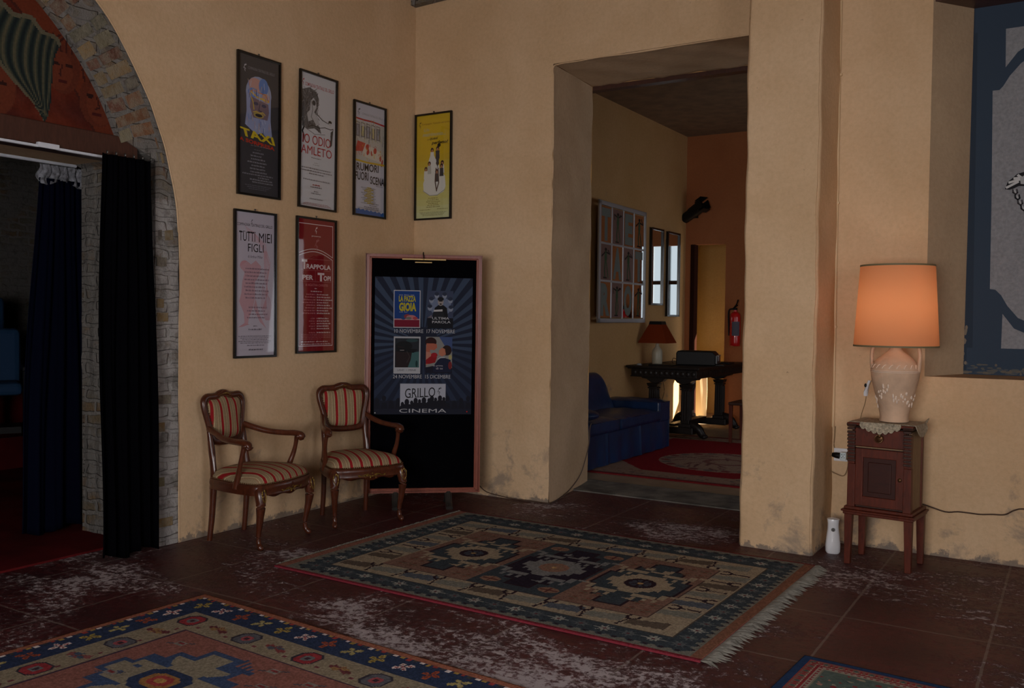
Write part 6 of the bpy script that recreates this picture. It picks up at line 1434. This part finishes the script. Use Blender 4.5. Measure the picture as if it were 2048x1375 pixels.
# fire extinguisher on the far wall
t = thing('fire_extinguisher', 'red fire extinguisher hung on the far wall beside the pilaster edge', 'fire extinguisher', (.865, 5.90, 1.085))
w = MB(); w.lathe([(.062, 0), (.070, .008), (.072, .05), (.072, .38), (.066, .425), (.046, .452), (.024, .462), (.022, .485)], 28); w.build('cylinder', M['red_metal'], t, smooth=True)
w = MB(); w.grid(lambda u, v: (.0735 * math.sin(-.3 + 1.5 * u), -.0735 * math.cos(-.3 + 1.5 * u), .14 + .19 * v), 12, 1, rgb(90, 86, 96)); w.build('instruction_label', M['print'], t, fix=False)
w = MB(); w.box((-.02, -.02, .485), (.02, .02, .515)); w.sweep([(-.03, -.02, .50), (.03, -.05, .56), (.06, -.08, .62)], [(.010, .008)] * 3, 6); w.sweep([(-.02, -.02, .51), (.02, -.06, .525), (.06, -.10, .55)], [(.010, .006)] * 3, 6); w.build('valve_handle', M['black_plastic'], t)
w = MB(); w.sweep([(-.02, -.02, .50), (-.07, -.03, .49), (-.088, -.02, .43), (-.085, -.01, .30), (-.082, 0, .14)], .011, 8); w.build('hose', M['black_plastic'], t, smooth=True)
w = MB(); w.box((-.03, .06, .30), (.03, .10, .42)); w.build('wall_bracket', M['metal'], t)
# spotlight high on the wall
t = thing('spotlight', 'black theatre spotlight on a bracket high in the corner of the far room', 'spotlight', (.255, 5.85, 2.90))
d = Vector((.80, -.35, .42)).normalized(); rotm = d.to_track_quat('Z', 'Y').to_matrix().to_4x4()
w = MB(); w.M = rotm; w.lathe([(.050, -.17), (.068, -.165), (.070, -.02), (.078, -.015), (.080, .15), (.085, .17), (.072, .17)], 20); w.build('housing', M['black_plastic'], t, smooth=True)
w = MB(); w.M = rotm
for s in (-1, 1): w.add([(s*.04, .085, .15), (s*.04, .10, .25), (s*-.04, .10, .25), (s*-.04, .085, .15)], [(0, 1, 2, 3)])
w.box((-.07, .08, .16), (.07, .088, .27)); w.box((-.07, -.088, .16), (.07, -.08, .25)); w.box((.08, -.06, .16), (.088, .06, .25)); w.box((-.088, -.06, .16), (-.08, .06, .25)); w.build('barn_doors', M['black_plastic'], t)
w = MB(); w.sweep([(0, .14, -.02), (-.02, .10, .02), (-.02, .02, .05), (0, 0, .07)], .010, 8); w.box((-.03, .13, -.06), (.03, .15, .06)); w.build('yoke', M['black_plastic'], t)
w = MB(); w.sweep([(-.13, .05, -.07), (-.17, .08, -.02), (-.16, .12, .02), (-.10, .14, .0)], .005, 6); w.build('lead', M['black_plastic'], t)

# mirrors and the twelve-pane letter picture (all on x = RX, facing +x)
t = thing('mirror_panel', 'silver framed twelve-pane mirror with letters and dancing figures on the far left wall', 'mirror', (RX + .048, 3.82, 1.395)); t.rotation_euler = (0, 0, PI / 2 + math.radians(2.75))
mw2, mh2 = 1.475, 1.375; nx_, ny_ = 4, 3; b = .045; g = .024
w = MB()
w.box((-mw2/2, -.018, 0), (-mw2/2 + b * 1.4, .0, mh2)); w.box((mw2/2 - b, -.018, 0), (mw2/2, .0, mh2)); w.box((-mw2/2, -.018, 0), (mw2/2, .0, b)); w.box((-mw2/2, -.018, mh2 - b), (mw2/2, .0, mh2))
cw, chh = (mw2 - 2 * b) / 4, (mh2 - 2 * b) / 3
for i in range(1, 4): x = -mw2/2 + b + cw * i; w.box((x - g/2, -.014, 0), (x + g/2, 0, mh2))
for j in range(1, 3): z = b + chh * j; w.box((-mw2/2, -.013, z - g/2), (mw2/2, 0, z + g/2))
w.build('frame', M['silver'], t, bevel=.004)
letters = {(0, 2): 'T', (2, 2): 'E', (1, 1): 'A', (3, 1): 'T', (0, 0): 'R', (2, 0): 'O'}
for j in range(3):
    for i in range(4):
        x0 = -mw2/2 + b + cw * i + g/2; z0 = b + chh * j + g/2; x1 = x0 + cw - g; z1 = z0 + chh - g
        letter = letters.get((i, j))
        w = MB(); w.box((x0, -.008, z0), (x1, -.004, z1)); pn = w.build('pane', M['mirror'] if letter or i == 3 else plain('pane_grey_picture', rgb(120, 100, 96), .15), t)
        p = Print(x1 - x0, z1 - z0, (1, 1, 1), -.0085, x0=x0, z0=z0); p.mb = MB(); p.k = 0
        if letter: p.text(letter, .10, .90, .04, .96, rgb(116, 122, 116), .06)
        else:
            c = rgb(40, 30, 28); gr = rgb(64, 84, 60); fl = 1 if (i + j) % 2 else -1
            p.ell(.5, .86, .10, .045, c); p.poly([(.42, .82), (.58, .82), (.62, .6), (.54, .48), (.44, .48), (.38, .6)], gr)
            p.line([(.44, .78), (.5 - .34 * fl, .84 if i == 1 else .66), (.5 - .30 * fl, .70)], .018, c); p.line([(.56, .78), (.5 + .36 * fl, .84 if i == 1 else .74), (.5 + .2 * fl, .90 if i == 3 else .84)], .018, c)
            p.line([(.46, .5), (.5 - .1 * fl, .28), (.5 - .06 * fl, .08)], .030, gr); p.line([(.54, .5), (.5 + .14 * fl, .30), (.5 + .22 * fl if j else .5, .08)], .026, gr); p.line([(.3, .06), (.6, .06)], .016, c)
        p.build('letter' if letter else 'dancing_figure', pn)
for (yc, wd, z0, hh, lb) in ((4.915, .40, 1.620, .985, 'narrow black framed mirror between the twelve-pane panel and the last mirror'), (5.482, .43, 1.475, 1.125, 'narrow black framed mirror hung beside the far corner')):
    t = thing('wall_mirror', lb, 'mirror', (RX + .012, yc, z0), PI / 2, 'narrow mirrors in the far room'); f_ = .022
    w = MB(); w.box((-wd/2, -.03, 0), (-wd/2 + f_, 0, hh)); w.box((wd/2 - f_, -.03, 0), (wd/2, 0, hh)); w.box((-wd/2, -.03, 0), (wd/2, 0, f_)); w.box((-wd/2, -.03, hh - f_), (wd/2, 0, hh)); w.build('frame', M['black_frame'], t, bevel=.003)
    w = MB(); w.box((-wd/2 + .01, -.012, .01), (wd/2 - .01, -.006, hh - .01)); w.build('mirror_glass', M['mirror'], t)
